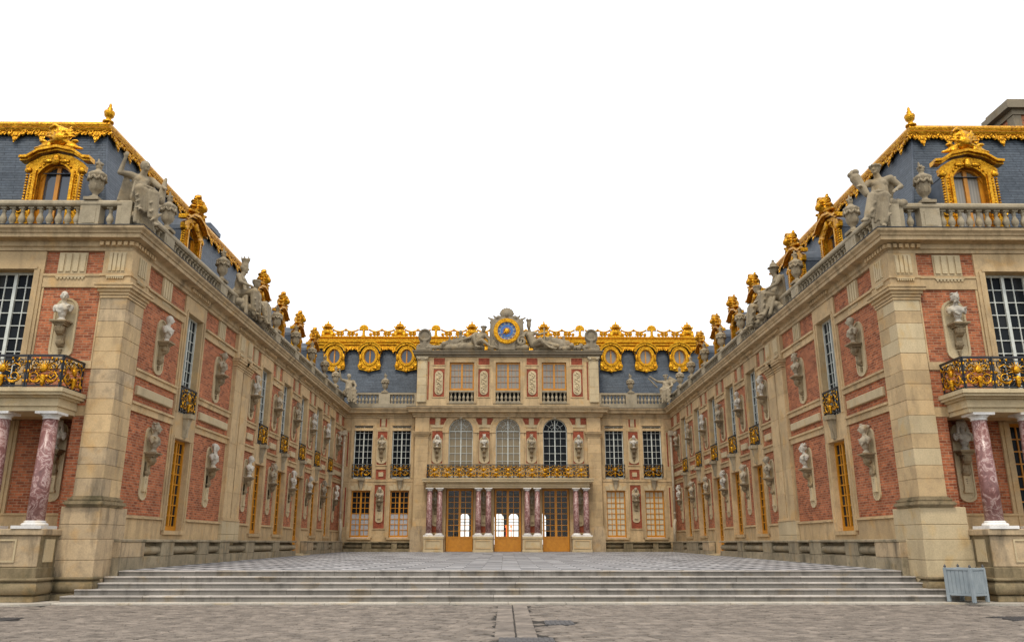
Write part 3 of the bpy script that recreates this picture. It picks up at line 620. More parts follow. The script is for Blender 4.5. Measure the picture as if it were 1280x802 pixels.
def sett_geo(m, x, y, a, L, wd, dz):
    lo = sett_poly(x, y, a, L, wd); hi = sett_poly(x, y, a, L - .03, wd - .03); t = [rr.uniform(-.004, .004) for _ in range(4)]
    m.add([(p[0], p[1], -0.03) for p in lo] + [(p[0], p[1], -0.014 + dz) for p in lo] + [(p[0], p[1], dz + t[i]) for i, p in enumerate(hi)],
          [(0, 1, 5, 4), (1, 2, 6, 5), (2, 3, 7, 6), (3, 0, 4, 7), (4, 5, 9, 8), (5, 6, 10, 9), (6, 7, 11, 10), (7, 4, 8, 11), (8, 9, 10, 11)])
for s_ in setts:
    if s_ in nearset: m = MB(); sett_geo(m, *s_); part('sett', m, 'sett', pav)
    else: sett_geo(st, *s_)
o = part('setts', st, 'sett', pav); o['kind'] = 'stuff'

def clip(poly, ax, lim, keep_less):
    out = []
    for i in range(len(poly)):
        a, b = poly[i - 1], poly[i]; ia = (a[ax] <= lim) == keep_less; ib = (b[ax] <= lim) == keep_less
        if ia != ib: t = (lim - a[ax]) / (b[ax] - a[ax]); out.append(tuple(a[q] + (b[q] - a[q]) * t for q in (0, 1)))
        if ib: out.append(b)
    return out
TX = 11.9; T0 = 25.36; T1 = 59.2
tb = MB(); tb.add([(-12.3, 25.1, .3), (12.3, 25.1, .3), (12.3, 59.4, .3), (-12.3, 59.4, .3), (-12.3, 25.1, zt(25) - .02), (12.3, 25.1, zt(25) - .02), (12.3, 59.4, zt(59.4) - .02), (-12.3, 59.4, zt(59.4) - .02)], [(3, 2, 1, 0), (4, 5, 6, 7), (0, 1, 5, 4), (1, 2, 6, 5), (2, 3, 7, 6), (3, 0, 4, 7)])
court = struct('terrace', tb, 'joint')
tiles = []; d = 0.62; q = d / math.sqrt(2)
for i in range(-60, 61):
    for j in range(-60, 61):
        cx = i * d; cy = 42 + j * d; e = d / 2 - .004
        po = [(cx - e, cy - e), (cx + e, cy - e), (cx + e, cy + e), (cx - e, cy + e)]
        for ax, lim, kl in ((0, TX, True), (0, -TX, False), (1, T1, True), (1, T0, False)):
            if po: po = clip(po, ax, lim, kl)
        if len(po) >= 3: tiles.append((cy, abs(cx), po, (i + j) % 2))
tiles.sort(key=lambda t: (t[0] ** 2 + t[1] ** 2))
sl_ = {0: MB(), 1: MB()}; TMAT = ('tile_light', 'tile_dark')
def tile_geo(m, po):
    n = len(po); dz = rr.uniform(-.003, .003)
    m.add([(p[0], p[1], zt(p[1]) - .02) for p in po] + [(p[0], p[1], zt(p[1]) + dz) for p in po], [tuple(range(n, 2 * n))] + [(i, (i + 1) % n, n + (i + 1) % n, n + i) for i in range(n)])
for i, t in enumerate(tiles):
    if i < 300: m = MB(); tile_geo(m, t[2]); part('marble_tile', m, TMAT[t[3]], court)
    else: tile_geo(sl_[t[3]], t[2])
for kk in (0, 1): o = part('marble_tiles', sl_[kk], TMAT[kk], court); o['kind'] = 'stuff'

stair = link('stair', xbox([(-11.7, 11.7, 23.6, 25.2, -.1, .14)]).mesh('stair', 'joint')); stair['kind'] = 'structure'
TOPS = [0.19, 0.343, 0.495, 0.648, 0.80]; HW = [12.44, 12.3, 11.96, 11.94, 11.74]
for i in range(5):
    yf = 23.2 + 0.45 * i; yb = yf + (0.62 if i < 4 else 0.36); x = -HW[i]; z1 = TOPS[i]; z0 = (TOPS[i - 1] - .02) if i else -.03
    while x < HW[i] - .05:
        L = min(rr.uniform(1.5, 2.7), HW[i] - x); L = HW[i] - x if HW[i] - x - L < .7 else L
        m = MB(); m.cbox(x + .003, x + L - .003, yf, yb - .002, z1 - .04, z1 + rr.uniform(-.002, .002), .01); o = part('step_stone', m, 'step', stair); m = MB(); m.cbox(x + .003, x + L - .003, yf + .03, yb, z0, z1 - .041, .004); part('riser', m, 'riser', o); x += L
x = -12.4
while x < 12.35:
    L = min(rr.uniform(1.4, 2.2), 12.4 - x); m = MB(); m.cbox(x + .003, x + L - .003, 22.74, 23.24, -.03, .04, .008); part('kerb_stone', m, 'kerb', stair); x += L
for sg in (-1, 1):
    m = MB(); po = [(12.4, 22.76), (12.9, 22.2), (13.6, 22.2), (13.6, 23.6), (12.4, 23.6)]
    m.add([(sg * a, b, -.03) for a, b in po] + [(sg * a, b, .042) for a, b in po], [(0, 1, 2, 3, 4), (5, 6, 7, 8, 9)] + [(i, (i + 1) % 5, 5 + (i + 1) % 5, 5 + i) for i in range(5)]); part('kerb_stone', m, 'kerb', stair)
    x = 13.61
    while x < 20: m = MB(); m.cbox(*(sorted((sg * x, sg * (x + 1.7))) + [22.2, 23.6, -.03, .041]), .006); part('kerb_stone', m, 'kerb', stair); x += 1.71
where = ['on the cobbles before the planterless wing', 'small and alone on the cobbles just off the court axis', 'across the paved gutter strip on the court axis', 'on the cobbles before the grey planter']
for (x, y, w, h), wh in zip(GR, where):
    c = MB(); c.box(x - w / 2, x + w / 2, y - h / 2, y + h / 2, -.06, .004); c.ring([(x - w / 2, -.0)] * 4, [(x, 0)] * 4, 0, 0) if False else None
    t = link('drain_cover', c.mesh('drain_cover', 'cover')); tag(t, 'dark metal drain cover set ' + wh, 'drain cover', 'drain covers')
    rb = MB(); n = int(w / .09)
    for i in range(n): rb.box(x - w / 2 + (i + .25) * w / n, x - w / 2 + (i + .75) * w / n, y - h / 2 + .05, y + h / 2 - .05, .004, .014)
    part('ribs', rb, 'cover', t)

# ------------------------------------------------------------------ wall building blocks
def wall_core(parent, fr, u0, u1, z0, z1, ops, mat='brick', th=0.5, name='brick_wall'):
    m = MB(); es = sorted(set([u0, u1] + [o[0] for o in ops] + [o[1] for o in ops]))
    for a, b in zip(es, es[1:]):
        cs = sorted([(o[2], o[3]) for o in ops if o[0] <= a + 1e-6 and o[1] >= b - 1e-6]); z = z0
        for c, d_ in cs:
            if c > z: m.box(a, b, -th, 0, z, c)
            z = d_
        if z < z1: m.box(a, b, -th, 0, z, z1)
    return part(name, m, mat, parent, fr)
def blocks(parent, fr, u0, u1, n0, n1, z0, z1, rows, cols, mat='stone', name='stone_block', g=0.004, r=0.012, jit=True):
    zc = [z0]; w = [1 + (rr.uniform(-.12, .12) if jit else 0) for _ in range(rows)]; t = sum(w)
    for x in w: zc.append(zc[-1] + (z1 - z0) * x / t)
    for j in range(rows):
        us = [u0]
        if cols > 1:
            off = 0.5 if j % 2 else 0.0
            us += [u0 + (u1 - u0) * (i + off + rr.uniform(-.06, .06)) / cols for i in range(1 if not off else 0, cols)]
        us.append(u1)
        for a, b in zip(us, us[1:]):
            m = MB(); m.cbox(a + g, b - g, n0, n1 + rr.uniform(-.003, .003), zc[j] + g, zc[j + 1] - g, r); part(name, m, mat, parent, fr)
def surround(parent, fr, uL, uR, z0, z1, top, n1=0.07, jw=0.33, low=None, mat='stone'):
    m = MB()
    for s, e in ((-1, uL), (1, uR)):
        m.box(*sorted((e, e + s * .1)), -.5, n1, z0, z1); m.box(*sorted((e + s * .1, e + s * jw)), -.02, n1 + .001, z0, z1); m.box(*sorted((e + s * .12, e + s * .2)), n1, n1 + .035, z0, z1)
    m.box(uL, uR, -.5, n1 - .01, z1, top); m.box(uL - jw, uL, -.02, n1 - .011, z1, top); m.box(uR, uR + jw, -.02, n1 - .011, z1, top)
    m.box(uL - .1, uR + .1, n1 - .01, n1 + .02, z1 + .004, z1 + .09)
    return part('window_surround', m, mat, parent, fr)
def keystone(parent, fr, u, z0, z1, n=0.07):
    m = MB(); m.add([(u + s * w, y, z) for z, w, y1 in ((z0, .1, n + .04), (z1 - .16, .17, n + .2)) for y in (0, y1) for s in (-1, 1)], [(0, 1, 3, 2), (4, 6, 7, 5), (0, 4, 5, 1), (2, 3, 7, 6), (0, 2, 6, 4), (1, 5, 7, 3)])
    m.box(u - .24, u + .24, -.01, n + .3, z1 - .16, z1); m.box(u - .05, u + .05, .05, n + .14, z0 + .05, z1 - .2)
    part('keystone', m, 'stone_roof', parent, fr)
def triglyph(parent, fr, u, w, z0, z1, n):
    m = MB(); k_ = 4; b = w / k_
    m.box(u - w / 2, u + w / 2, -.02, n, z0, z1)
    for i in range(k_): m.box(u - w / 2 + b * (i + .15), u - w / 2 + b * (i + .85), n, n + .035, z0 + .06, z1 - .04)
    m.box(u - w / 2 - .01, u + w / 2 + .01, n - .01, n + .05, z0 - .14, z0 - .10)
    for i in range(k_ * 2): m.box(u - w / 2 + (i + .2) * w / (k_ * 2), u - w / 2 + (i + .8) * w / (k_ * 2), n, n + .045, z0 - .2, z0 - .141)
    part('triglyph', m, 'stone_pale', parent, fr)
def pil_cap(m, a, b, n0, n1, z0):                                       # stepped capital on a rectangular pilaster
    for dz, e, h in ((0, .03, .06), (.09, .05, .1), (.19, .10, .1), (.29, .17, .10), (.39, .2, .05)): m.box(a - e, b + e, n0, n1 + e, z0 + dz, z0 + dz + h - .002)
CORN = [(0.0, 10.56), (.1, 10.56), (.1, 10.66), (.16, 10.7), (.16, 10.84), (.2, 10.86), (.44, 10.9), (.44, 11.02), (.48, 11.04), (.5, 11.1), (.57, 11.17), (.58, 11.25), (0.0, 11.27)]
LEADP = [(-1.3, 11.272), (.59, 11.252), (.6, 11.275), (-1.3, 11.31)]
def dentils(parent, fr, u0, u1, n=.16, z=10.71):
    m = MB(); k_ = int((u1 - u0) / .19)
    for i in range(k_): m.box(u0 + i * .19, u0 + i * .19 + .115, n - .02, n + .085, z, z + .125)
    o = part('dentil_course', m, 'stone', parent, fr); o['kind'] = 'stuff'
def bust(fr, u, n, z, i, label, plq, parent, sc=1.0):
    p = link('bust_plaque', plq, parent, fr.M(u, n - .045, z)); link('console', CON, p, fr.M(u, n, z))
    o = link('bust', BUSTS[i % 6], None, fr.M(u, n + .2, z, sc)); tag(o, label, 'bust', 'portrait busts on the palace walls'); return o
def urn(fr, u, n, z, label, sc=1.0): return tag(link('urn', URN, None, fr.M(u, n, z, sc)), label, 'urn', 'stone urns on the balustrades')

WINY = [29.68] + [39.25 + 3.92 * i for i in range(5)]
WN = lambda sg: 'planter-side wing' if sg > 0 else 'planterless wing'
LOWW = window_meshes(1.45, 3.22, 4, 8, 'ochre'); LOWD = window_meshes(1.45, 4.2, 4, 9, 'ochre', kick=.95); UPW = window_meshes(1.45, 3.74, 4, 9, 'white', fw=.06, bw=.02); UPB = window_meshes(1.37, 3.8, 4, 8, 'white', fw=.06)

def wing(sg):
    fr = Frame((sg * 12.2, 24.0), (0, 1), (-sg, 0)); ff = Frame((sg * 12.08, 24.06), (sg, 0), (0, -1))
    lab = 'red brick palace wing with gilded roof, grey planter at its corner' if sg > 0 else 'red brick palace wing with gilded roof, no planter at its corner'
    T = empty('palace_wing', (sg * 12.2, 24, 0), lab, 'building', 'palace wings round the court')
    # --- court wall
    ops = []
    for i, y in enumerate(WINY):
        u = y - 24; ops += [(u - .825, u + .825, (1.0 if i == 3 else 1.95), 5.3), (u - .825, u + .825, 6.15, 10.0)]
    wall_core(T, fr, .3, 35.3, .2, 10.6, ops)
    edges = [1.25]
    for i, y in enumerate(WINY):
        u = y - 24; z0 = 1.0 if i == 3 else 2.02
        surround(T, fr, u - .725, u + .725, z0, 5.25, 6.2); surround(T, fr, u - .725, u + .725, 6.2, 9.95, 10.55)
        keystone(T, fr, u, 5.3, 6.2); part('window_apron', MB().box(u - 1.055, u + 1.055, -.02, .058, .6, z0 - .142), 'stone', T, fr); part('sill', MB().box(u - .9, u + .9, -.4, .12, z0 - .14, z0 - .002), 'stone', T, fr)
        if i == 3: window(T, fr, u, -.19, 1.03, LOWD, 'glass', False, 'door')
        else: window(T, fr, u, -.19, 2.03, LOWW, 'glass', i < 3)
        window(T, fr, u, -.22, 6.21, UPW, (lambda a, b: 'glass') if i else 'glass', i < 3)
        railing(T, fr.M(u, .1, 6.22), 1.4, .96)
        dentils(T, fr, u - 1.0, u + 1.0); edges += [u - 1.06, u + 1.06]
    edges.append(35.3); segs = [(edges[i], edges[i + 1]) for i in range(0, len(edges), 2)]
    # the second stretch is cut by the pair of pilasters
    pz = [(s0, s1) for s0, s1 in segs if not (s0 < 11 < s1)] + [(segs[1][0], 10.45), (12.5, segs[1][1])]; pz.sort()
    for k_, (a, b) in enumerate(pz):
        L = b - a
        m = MB(); m.box(a, b, -.02, .068, 5.68, 5.97); m.box(a, b, -.02, .067, 6.8, 7.05); m.box(a, b, .06, .13, 5.9, 5.969); m.box(a, b, .06, .12, 6.98, 7.049); part('string_course', m, 'stone', T, fr)
        m = MB(); e = .28 if L > 2 else .42; m.cbox(a + e, b - e, -.02, .11, 6.22, 6.52, .02); part('stone_tablet', m, 'stone_pale', T, fr)
        m = MB(); m.box(a, b, -.02, .068, 9.45, 9.8); m.box(a, b, .06, .14, 9.72, 9.799); part('architrave', m, 'stone', T, fr)
        m = MB(); m.box(a, b, -.02, .13, 2.36, 2.42); m.box(a, b, -.02, .055, 2.42, 2.45); part('plinth_moulding', m, 'stone', T, fr)
        blocks(T, fr, a, b, -.02, .06, .6, 2.36, 2, max(1, int(L / 1.3)), 'stone')
        triglyph(T, fr, (a + b) / 2, .75 if L > 2 else .55, 9.8, 10.56, .04)
        w_ = .07                                                       # thin stone edging beside each brick field
        for z0, z1 in ((2.45, 5.68), (7.05, 9.45)):
            for e in (a, b - w_): part('brick_field_edging', MB().box(e, e + w_, -.02, .03, z0, z1), 'stone', T, fr)
    busts_u = [(segs[0][0] + segs[0][1]) / 2 + .0, (segs[1][0] + 10.45) / 2] + [y - 24 for y in (37.3, 41.21, 45.13, 49.05, 52.97, 56.9)]
    for k_, u in enumerate(busts_u):
        where = ('between corner pier and first window' if k_ == 0 else 'between first window and pilaster pair' if k_ == 1 else 'between pilaster pair and second window' if k_ == 2 else
                 'between last window and rear corner' if k_ == 7 else 'between %s and %s windows from corner pier' % (ORD[k_ - 2], ORD[k_ - 1]))
        a = (k_ * 2 + (3 if sg > 0 else 0)) % 6; b = (k_ * 5 + (1 if sg > 0 else 4)) % 6
        bust(fr, u, .02, 4.5, a, '%s bust, lower console %s, %s' % (BDESC[a], where, WN(sg)), PLQ_LOW, T)
        bust(fr, u, .02, 8.3, b, '%s bust, upper console %s, %s' % (BDESC[b], where, WN(sg)), PLQ_UP, T, .98)
    # --- corner pier of big stones and its pedestal
    X = lambda a, b: sorted((sg * a, sg * b))
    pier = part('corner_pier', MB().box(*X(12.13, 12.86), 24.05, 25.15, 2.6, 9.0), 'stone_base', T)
    wf = Frame((0, 0), (1, 0), (0, 1))
    def wblock(x0, x1, y0, y1, z0, z1, mat='stone', par=pier, r=.008): m = MB(); a, b = X(x0, x1); m.cbox(a, b, y0, y1, z0 + .004, z1 - .004, r); part('stone_block', m, mat, par)
    z = 2.92; hs = [.52, .4, .5, .44, .56, .47, .5, .42, .55, .46, .5, .4, .36]; t = (9.0 - z) / sum(hs)
    for j, h in enumerate(hs):
        e = rr.uniform(-.004, .004)
        if j % 2: wblock(12.08 + e, 12.9, 24.0 + e, 25.2, z, z + h * t, rr.choice(['stone', 'stone', 'stone', 'stone_pale'] if sg > 0 else ['stone_ped', 'stone_ped', 'stone']))
        else:
            s_ = rr.uniform(24.5, 24.8); wblock(12.08 + e, 12.9, 24.0 + e, s_ - .004, z, z + h * t, rr.choice(['stone', 'stone', 'stone_pale'] if sg > 0 else ['stone_ped', 'stone_ped', 'stone'])); wblock(12.08 - e, 12.9, s_ + .004, 25.2, z, z + h * t, rr.choice(['stone', 'stone']))
        z += h * t
    m = MB()
    for dz, e, h in ((0, .03, .07), (.09, .05, .1), (.19, .10, .1), (.29, .17, .1), (.39, .2, .06)): m.box(*X(12.08 - e, 12.9 + e), 24.0 - e, 25.2 + e, 9.0 + dz, 9.0 + dz + h - .002)
    part('capital', m, 'stone', T)
    m = MB(); m.box(*X(12.05, 13.0), 23.97, 25.3, 9.46, 9.8); m.box(*X(12.02, 13.03), 23.94, 25.33, 9.72, 9.801); m.box(*X(12.05, 12.97), 23.97, 25.25, 9.8, 10.57); part('entablature_block', m, 'stone', T)
    for f_, u, tn in ((ff, .45, .1), (fr, .65, .157)): triglyph(T, f_, u, .55, 9.82, 10.52, tn)
    m = MB()
    for e, z0, z1 in ((.10, 2.62, 2.66), (.14, 2.66, 2.69), (.165, 2.69, 2.75), (.14, 2.75, 2.78), (.08, 2.78, 2.82), (.10, 2.82, 2.86), (.05, 2.86, 2.89), (.025, 2.89, 2.93)): m.box(*X(12.08 - e, 12.9 + e), 24.0 - e, 25.2 + e, z0, z1 - .002)
    part('pier_base_moulding', m, 'stone_base', T)
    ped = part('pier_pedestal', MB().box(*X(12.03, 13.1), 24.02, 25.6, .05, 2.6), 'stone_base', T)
    xo = 13.2 if sg < 0 else 13.42
    for z0, z1, sp, mt in ((.02, .6, 24.7, 'stone_ped'), (.6, 1.12, 24.5, 'stone_base'), (1.12, 1.7, 24.9, 'stone_ped'), (1.7, 2.12, 25.1, 'stone_ped'), (2.12, 2.62, 24.6, 'stone_pale')):
        e = 0.0 if z0 < 1.7 else .04
        wblock(11.97 + e, xo - e, 23.92 + e, sp, z0, z1, 'stone_pale' if sg > 0 else 'stone_ped', ped, .012); wblock(11.975 + e, xo - e, sp + .008, 25.68, z0, z1, 'stone_pale' if sg > 0 else 'stone_ped', ped, .012)
    # --- paired pilasters half way along
    pp = part('pilaster_pair', MB().box(10.6, 12.35, -.02, .03, 1.7, 9.0), 'stone_base', T, fr)
    for a, b in ((10.45, 11.4), (11.52, 12.5)): blocks(pp, fr, a, b, -.02, .16, 2.62, 9.02, 6, 1, 'stone', g=.002, r=.006)
    m = MB()
    for a, b in ((10.45, 11.4), (11.52, 12.5)): pil_cap(m, a, b, -.01, .16, 9.01)
    m.box(10.4, 12.55, -.02, .17, 9.46, 9.8); m.box(10.45, 12.5, -.02, .15, 9.8, 10.57); part('capital', m, 'stone', T, fr)
    for u in (10.92, 12.02): triglyph(T, fr, u, .55, 9.82, 10.52, .178)
    blocks(pp, fr, 10.36, 12.58, -.02, .2, .7, 2.5, 3, 2, 'stone_pale'); m = MB(); m.box(10.4, 12.55, -.02, .22, 2.5, 2.56); m.box(10.42, 12.52, -.02, .18, 2.56, 2.63); part('pilaster_base', m, 'stone', T, fr)
    dentils(T, fr, 10.3, 12.7); dentils(T, fr, -.1, 1.6); dentils(T, ff, -.05, 1.25)
    # --- stone bench along the foot of the wall
    cuts = [24.96, 26.65, 27.95, 29.0, 31.25, 32.4, 33.63, 34.79, 37.03, 38.27, 41.35, 42.5, 45.9]; cut2 = [48.3, 49.95, 51.06, 54.29, 55.5, 58.85]
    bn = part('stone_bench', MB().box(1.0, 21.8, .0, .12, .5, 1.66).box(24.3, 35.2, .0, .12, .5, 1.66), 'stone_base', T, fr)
    for lst in (cuts, cut2):
        for k_, (a, b) in enumerate(zip(lst, lst[1:])):
            a -= 24; b -= 24
            m = MB(); m.cbox(a + .003, b - .003, .06, .44, .5, 1.17, .01); part('bench_base', m, 'stone_bench', bn, fr)
            if k_ % 2 == 0: m = MB(); m.cbox(a + .003, b - .003, .06, .45, 1.172, 1.62, .015); part('bench_pier', m, 'stone_ped' if k_ == 0 else 'stone_bench', bn, fr)
            else:
                m = MB(); pr = [(.13, 1.20)] + [(.25 + .165 * math.cos(R(t_)), 1.37 + .14 * math.sin(R(t_))) for t_ in range(-80, 81, 20)] + [(.2, 1.52), (.2, 1.6), (.13, 1.6)]
                m.add([(u, p[0], p[1]) for u in (a + .01, b - .01) for p in pr], [(i, (i + 1) % len(pr), len(pr) + (i + 1) % len(pr), len(pr) + i) for i in range(len(pr))], True); m.box(a + .01, b - .01, .06, .30, 1.17, 1.2); part('bench_roll', m, 'stone_bench', bn, fr)
            m = MB(); m.cbox(a + .002, b - .002, .05, .48, 1.62, 1.71, .018); part('bench_slab', m, 'stone_bench', bn, fr)
    m = MB(); m.box(22.2, 24.0, -.1, .35, .8, 1.02); m.box(22.0, 24.2, -.1, .7, .7, .97); part('door_step', m, 'stone_pale', T, fr)
    # --- front wall
    ops = [(3.45, 5.15, .5, 5.35), (2.95, 4.65, 5.95, 10.0)]
    wall_core(T, ff, .4, 9.0, 5.6, 10.6, [ops[1]]); lowf = Frame((sg * 12.08, 24.9), (sg, 0), (0, -1)); wall_core(T, lowf, .4, 9.0, .2, 5.6, [ops[0]])
    part('porch_soffit', MB().box(.5, 9.0, -.84, -.004, 5.3, 5.598), 'stone', T, ff)
    part('porch_side_pier', MB().box(.82, 1.2, -.85, -.02, .2, 5.3), 'brick', T, ff)
    surround(T, ff, 3.05, 4.55, 5.97, 9.95, 10.55, jw=.3); window(T, ff, 3.8, -.34, 5.98, window_meshes(1.5, 3.97, 4, 9, 'white', fw=.08), 'glass', True)
    surround(T, lowf, 3.55, 5.05, 1.9, 5.25, 5.29, jw=.3); window(T, lowf, 4.3, -.34, 1.9, window_meshes(1.5, 3.35, 4, 8, 'ochre'), 'glass', False)
    for a, b in ((.84, 2.74), (4.86, 6.8)):
        part('architrave', MB().box(a, b, -.02, .05, 9.36, 9.8).box(a, b, .05, .08, 9.72, 9.799), 'stone', T, ff); triglyph(T, ff, (a + b) / 2 + (.1 if a < 2 else 0), .9, 9.82, 10.52, .04)
        part('string_course', MB().box(a, b, -.02, .05, 6.75, 7.0), 'stone', T, ff)
        part('brick_field_edging', MB().box(a, a + .05, -.02, .03, 7.0, 9.36), 'stone', T, ff); part('brick_field_edging', MB().box(b - .06, b, -.02, .03, 7.0, 9.36), 'stone', T, ff)
    a = 4 if sg < 0 else 5
    bust(ff, 1.86, .02, 8.2, a, '%s bust above the corner balcony of %s' % (BDESC[a], WN(sg)), PLQ_UP, T, .98)
    a = 2; bust(lowf, 1.95, .02, 4.35, a, '%s bust in the shade behind the porch columns of %s' % (BDESC[a], WN(sg)), PLQ_LOW, T)
    part('lower_plinth', MB().box(.9, 9.0, -.02, .08, .3, 2.4).box(.9, 9.0, -.02, .12, 2.4, 2.46), 'stone', T, lowf)
    # --- cornice, parapet, roof
    path = [(sg * 21.5, 24.06), (sg * 12.2, 24.06), (sg * 12.2, 59.3)]; dirs = [(0, -1), (-sg, -1), (-sg, -1)]
    part('cornice', MB().sweep(CORN, path, dirs), 'stone_cornice', T); part('lead_flashing', MB().sweep(LEADP, path, dirs), 'lead', T)
    balu = part('balustrade', MB().sweep([(-.45, 11.3), (-.05, 11.3), (-.05, 11.46), (-.1, 11.5), (-.45, 11.5)], path, dirs).sweep([(-.44, 12.2), (-.1, 12.2), (-.06, 12.25), (-.06, 12.33), (-.1, 12.39), (-.44, 12.4)], path, dirs), 'stone_roof', T)
    solids = [(-.1, 1.15), (2.5, 3.35), (8.3, 9.1), (9.9, 14.1), (16.8, 17.6), (20.8, 21.6), (24.8, 25.6), (28.6, 29.4), (32.2, 33.0), (34.6, 35.3)]
    fsol = [(0, .8), (1.35, 2.0), (5.3, 6.0), (6.6, 7.4)]
    for f_, sol, end, off in ((fr, solids, 35.0, 0), (ff, fsol, 9.2, 0)):
        for a, b in sol:
            m = MB(); m.box(a, b, -.42, -.085, 11.46, 12.25)
            if b - a < 2: m.box(a + .12, b - .12, -.1, -.07, 11.6, 12.1)
            part('parapet_pedestal', m, 'stone_roof', T, f_)
        u = .0
        gaps = sorted(sol); prev = gaps[0][1]
        for a, b in gaps[1:] + [(end, end)]:
            k_ = max(0, int((a - prev) / .29))
            for i in range(k_): link('baluster', BAL, balu, f_.M(prev + (i + .5) * (a - prev) / k_, -.26, 11.5))
            prev = b
    roofp = [(-1.85, 11.2), (-1.85, 11.45), (-3.02, 16.62), (-6.5, 17.0), (-6.5, 11.2)]
    rp = [(sg * 21.5, 24.06), (sg * 12.2, 24.06), (sg * 12.2, 43.3)]; d3 = [(0, -1), (-sg, -1), (-sg, 0)]
    part('slate_roof', MB().sweep(roofp, rp, d3), 'slate', T)
    rp2 = [(sg * 12.2, 43.3), (sg * 12.2, 60.8)]; d2 = [(-sg, 0)] * 2; part('low_slate_roof', MB().sweep([(-1.85, 11.2), (-1.85, 11.45), (-2.4, 13.0), (-6.5, 13.2), (-6.5, 11.2)], rp2, d2), 'slate', T); part('low_gilded_ridge', MB().sweep([(-2.4 + .13 * math.cos(R(a)), 13.05 + .11 * math.sin(R(a))) for a in range(0, 360, 45)], rp2, d2), 'gold', T)
    ridge = [(-3.05 + .2 * math.cos(R(a)), 16.72 + .17 * math.sin(R(a))) for a in range(0, 360, 36)]
    rg = part('gilded_ridge', MB().sweep(ridge, rp, d3).sweep([(-2.98, 16.42), (-2.78, 16.42), (-2.74, 16.5), (-2.85, 16.58), (-3.05, 16.58)], rp, d3), 'gold', T)
    tilt = Matrix.Rotation(math.atan2(1.17, 5.17), 4, 'X') @ Matrix.Translation((-.5, 0, 0))
    for i in range(0, 16): link('gilded_fringe', FRINGE, rg, fr.M(3.5 + i, -2.86, 16.46) @ tilt @ Matrix.Diagonal((1, 1, 1.2, 1)))
    for i in range(0, 6): link('gilded_fringe', FRINGE, rg, ff.M(3.35 + i, -2.86, 16.46) @ tilt @ Matrix.Diagonal((1, 1, 1.2, 1)))
    link('finial', FIN, rg, Matrix.Translation((sg * 15.22, 27.08, 16.85)))
    m = MB(); hp = [(sg * (12.2 + 3.02 - 1.17 * t_), 24.06 + 3.02 - 1.17 * t_, 16.6 - 5.1 * t_) for t_ in (0, 1)]; m.tube(hp, .03, 6); part('hip_roll', m, 'lead', T)
    for u in ((7.0, 16.4, 20.3, 24.2, 28.2) if sg < 0 else (6.6, 10.6, 16.5, 20.5, 24.4, 28.6)): dormer(T, fr, u, 11.75, dep=.5 if u > 18 else 1.0, cy=2.0)
    dormer(T, ff, 3.72 if sg > 0 else 3.55, 11.75, 'glass_roof' if sg < 0 else 'blind_grey')
    # chimney
    m = MB()
    if sg > 0: m.box(22.75, 25, 32, 33.4, 16, 20.2); part('chimney', m, 'brick', T); part('chimney_stone', MB().box(22.7, 23.05, 31.95, 32.4, 16, 20.2).box(22.65, 25.1, 31.9, 33.5, 20.2, 20.45).box(22.35, 25.3, 31.7, 33.7, 20.45, 20.75).box(22.5, 25.15, 31.85, 33.55, 20.75, 20.95), 'stone_dark', T)
    else: m.box(-18.2, -16.9, 42.0, 43.2, 16, 18.6); m.box(-18.35, -16.75, 41.85, 43.35, 18.6, 18.85); m.box(-18.25, -16.85, 41.95, 43.25, 18.85, 19.0); part('chimney', m, 'lead', T)
    # urns
    for k_, u in enumerate((2.92, 8.7, 17.2, 21.2, 25.2, 29.0, 32.6)): urn(fr, u, -.26, 12.4, 'stone urn, %s from the corner along the court parapet of %s' % (ORD[k_], WN(sg)))
    urn(ff, 1.68, -.26, 12.4, 'stone urn on the front parapet above the corner balcony of %s' % WN(sg))
    # --- corner portico: pedestals, marble columns, balcony
    Pt = empty('portico', tuple(ff.P(3.8, 1.0, 0)), 'corner balcony porch on red marble columns, front of %s' % WN(sg), 'portico', 'column porches')
    fn = 1.08; du = .3 if sg > 0 else 0.0
    for z0, z1, mt, e in ((.03, .2, 'stone_base', .04), (.62, .95, 'stone_base', .0), (.95, 1.8, 'stone_ped', -.05), (1.8, 1.98, 'stone_ped', .03)):
        blocks(Pt, ff, .98 + du - e, 6.7, -.8, fn + e, z0, z1, 1, 3 if z0 < .9 else 2, mt, 'pedestal_block', r=.02)
    m = MB(); m.box(1.02 + du, 6.68, -.7, fn - .1, .1, 1.9); part('pedestal_core', m, 'stone_base', Pt, ff)
    part('pedestal_panel', MB().box(.985 + du, 1.035 + du, .32, .78, 1.08, 1.7), 'stone_pale', Pt, ff)
    for a, b in ((1.65 + du, 3.3),): m = MB(); m.ring([(a, 1.08), (b, 1.08), (b, 1.7), (a, 1.7)], [(a + .05, 1.13), (b - .05, 1.13), (b - .05, 1.65), (a + .05, 1.65)], fn - .06, fn - .02); part('pedestal_panel', m, 'stone_pale', Pt, ff)
    pr = [(-.2, .2)] + [(.02 + .13 * math.cos(R(t_)), .40 + .17 * math.sin(R(t_))) for t_ in range(-75, 76, 15)] + [(.05, .58), (.14, .60), (.15, .63), (.14, .665), (-.2, .67)]
    fx = lambda u: sg * (12.08 + u); fy = lambda n: 24.06 - n
    for pts, drs in (([(fx(4.2), fy(fn)), (fx(2.0), fy(fn))], [(0, -1)] * 2), ([(fx(1.98), fy(fn)), (fx(.98 + du), fy(fn)), (fx(.98 + du), fy(.4))], [(0, -1), (-sg, -1), (-sg, 0)]), ([(fx(6.7), fy(fn)), (fx(4.22), fy(fn))], [(0, -1)] * 2), ([(fx(.95 + du), fy(.13)), (fx(-.06), fy(.13)), (fx(-.06), fy(-.3))], [(0, -1), (-sg, -1), (-sg, 0)])):
        part('base_roll', MB().sweep(pr, pts, drs), 'stone_base', Pt)
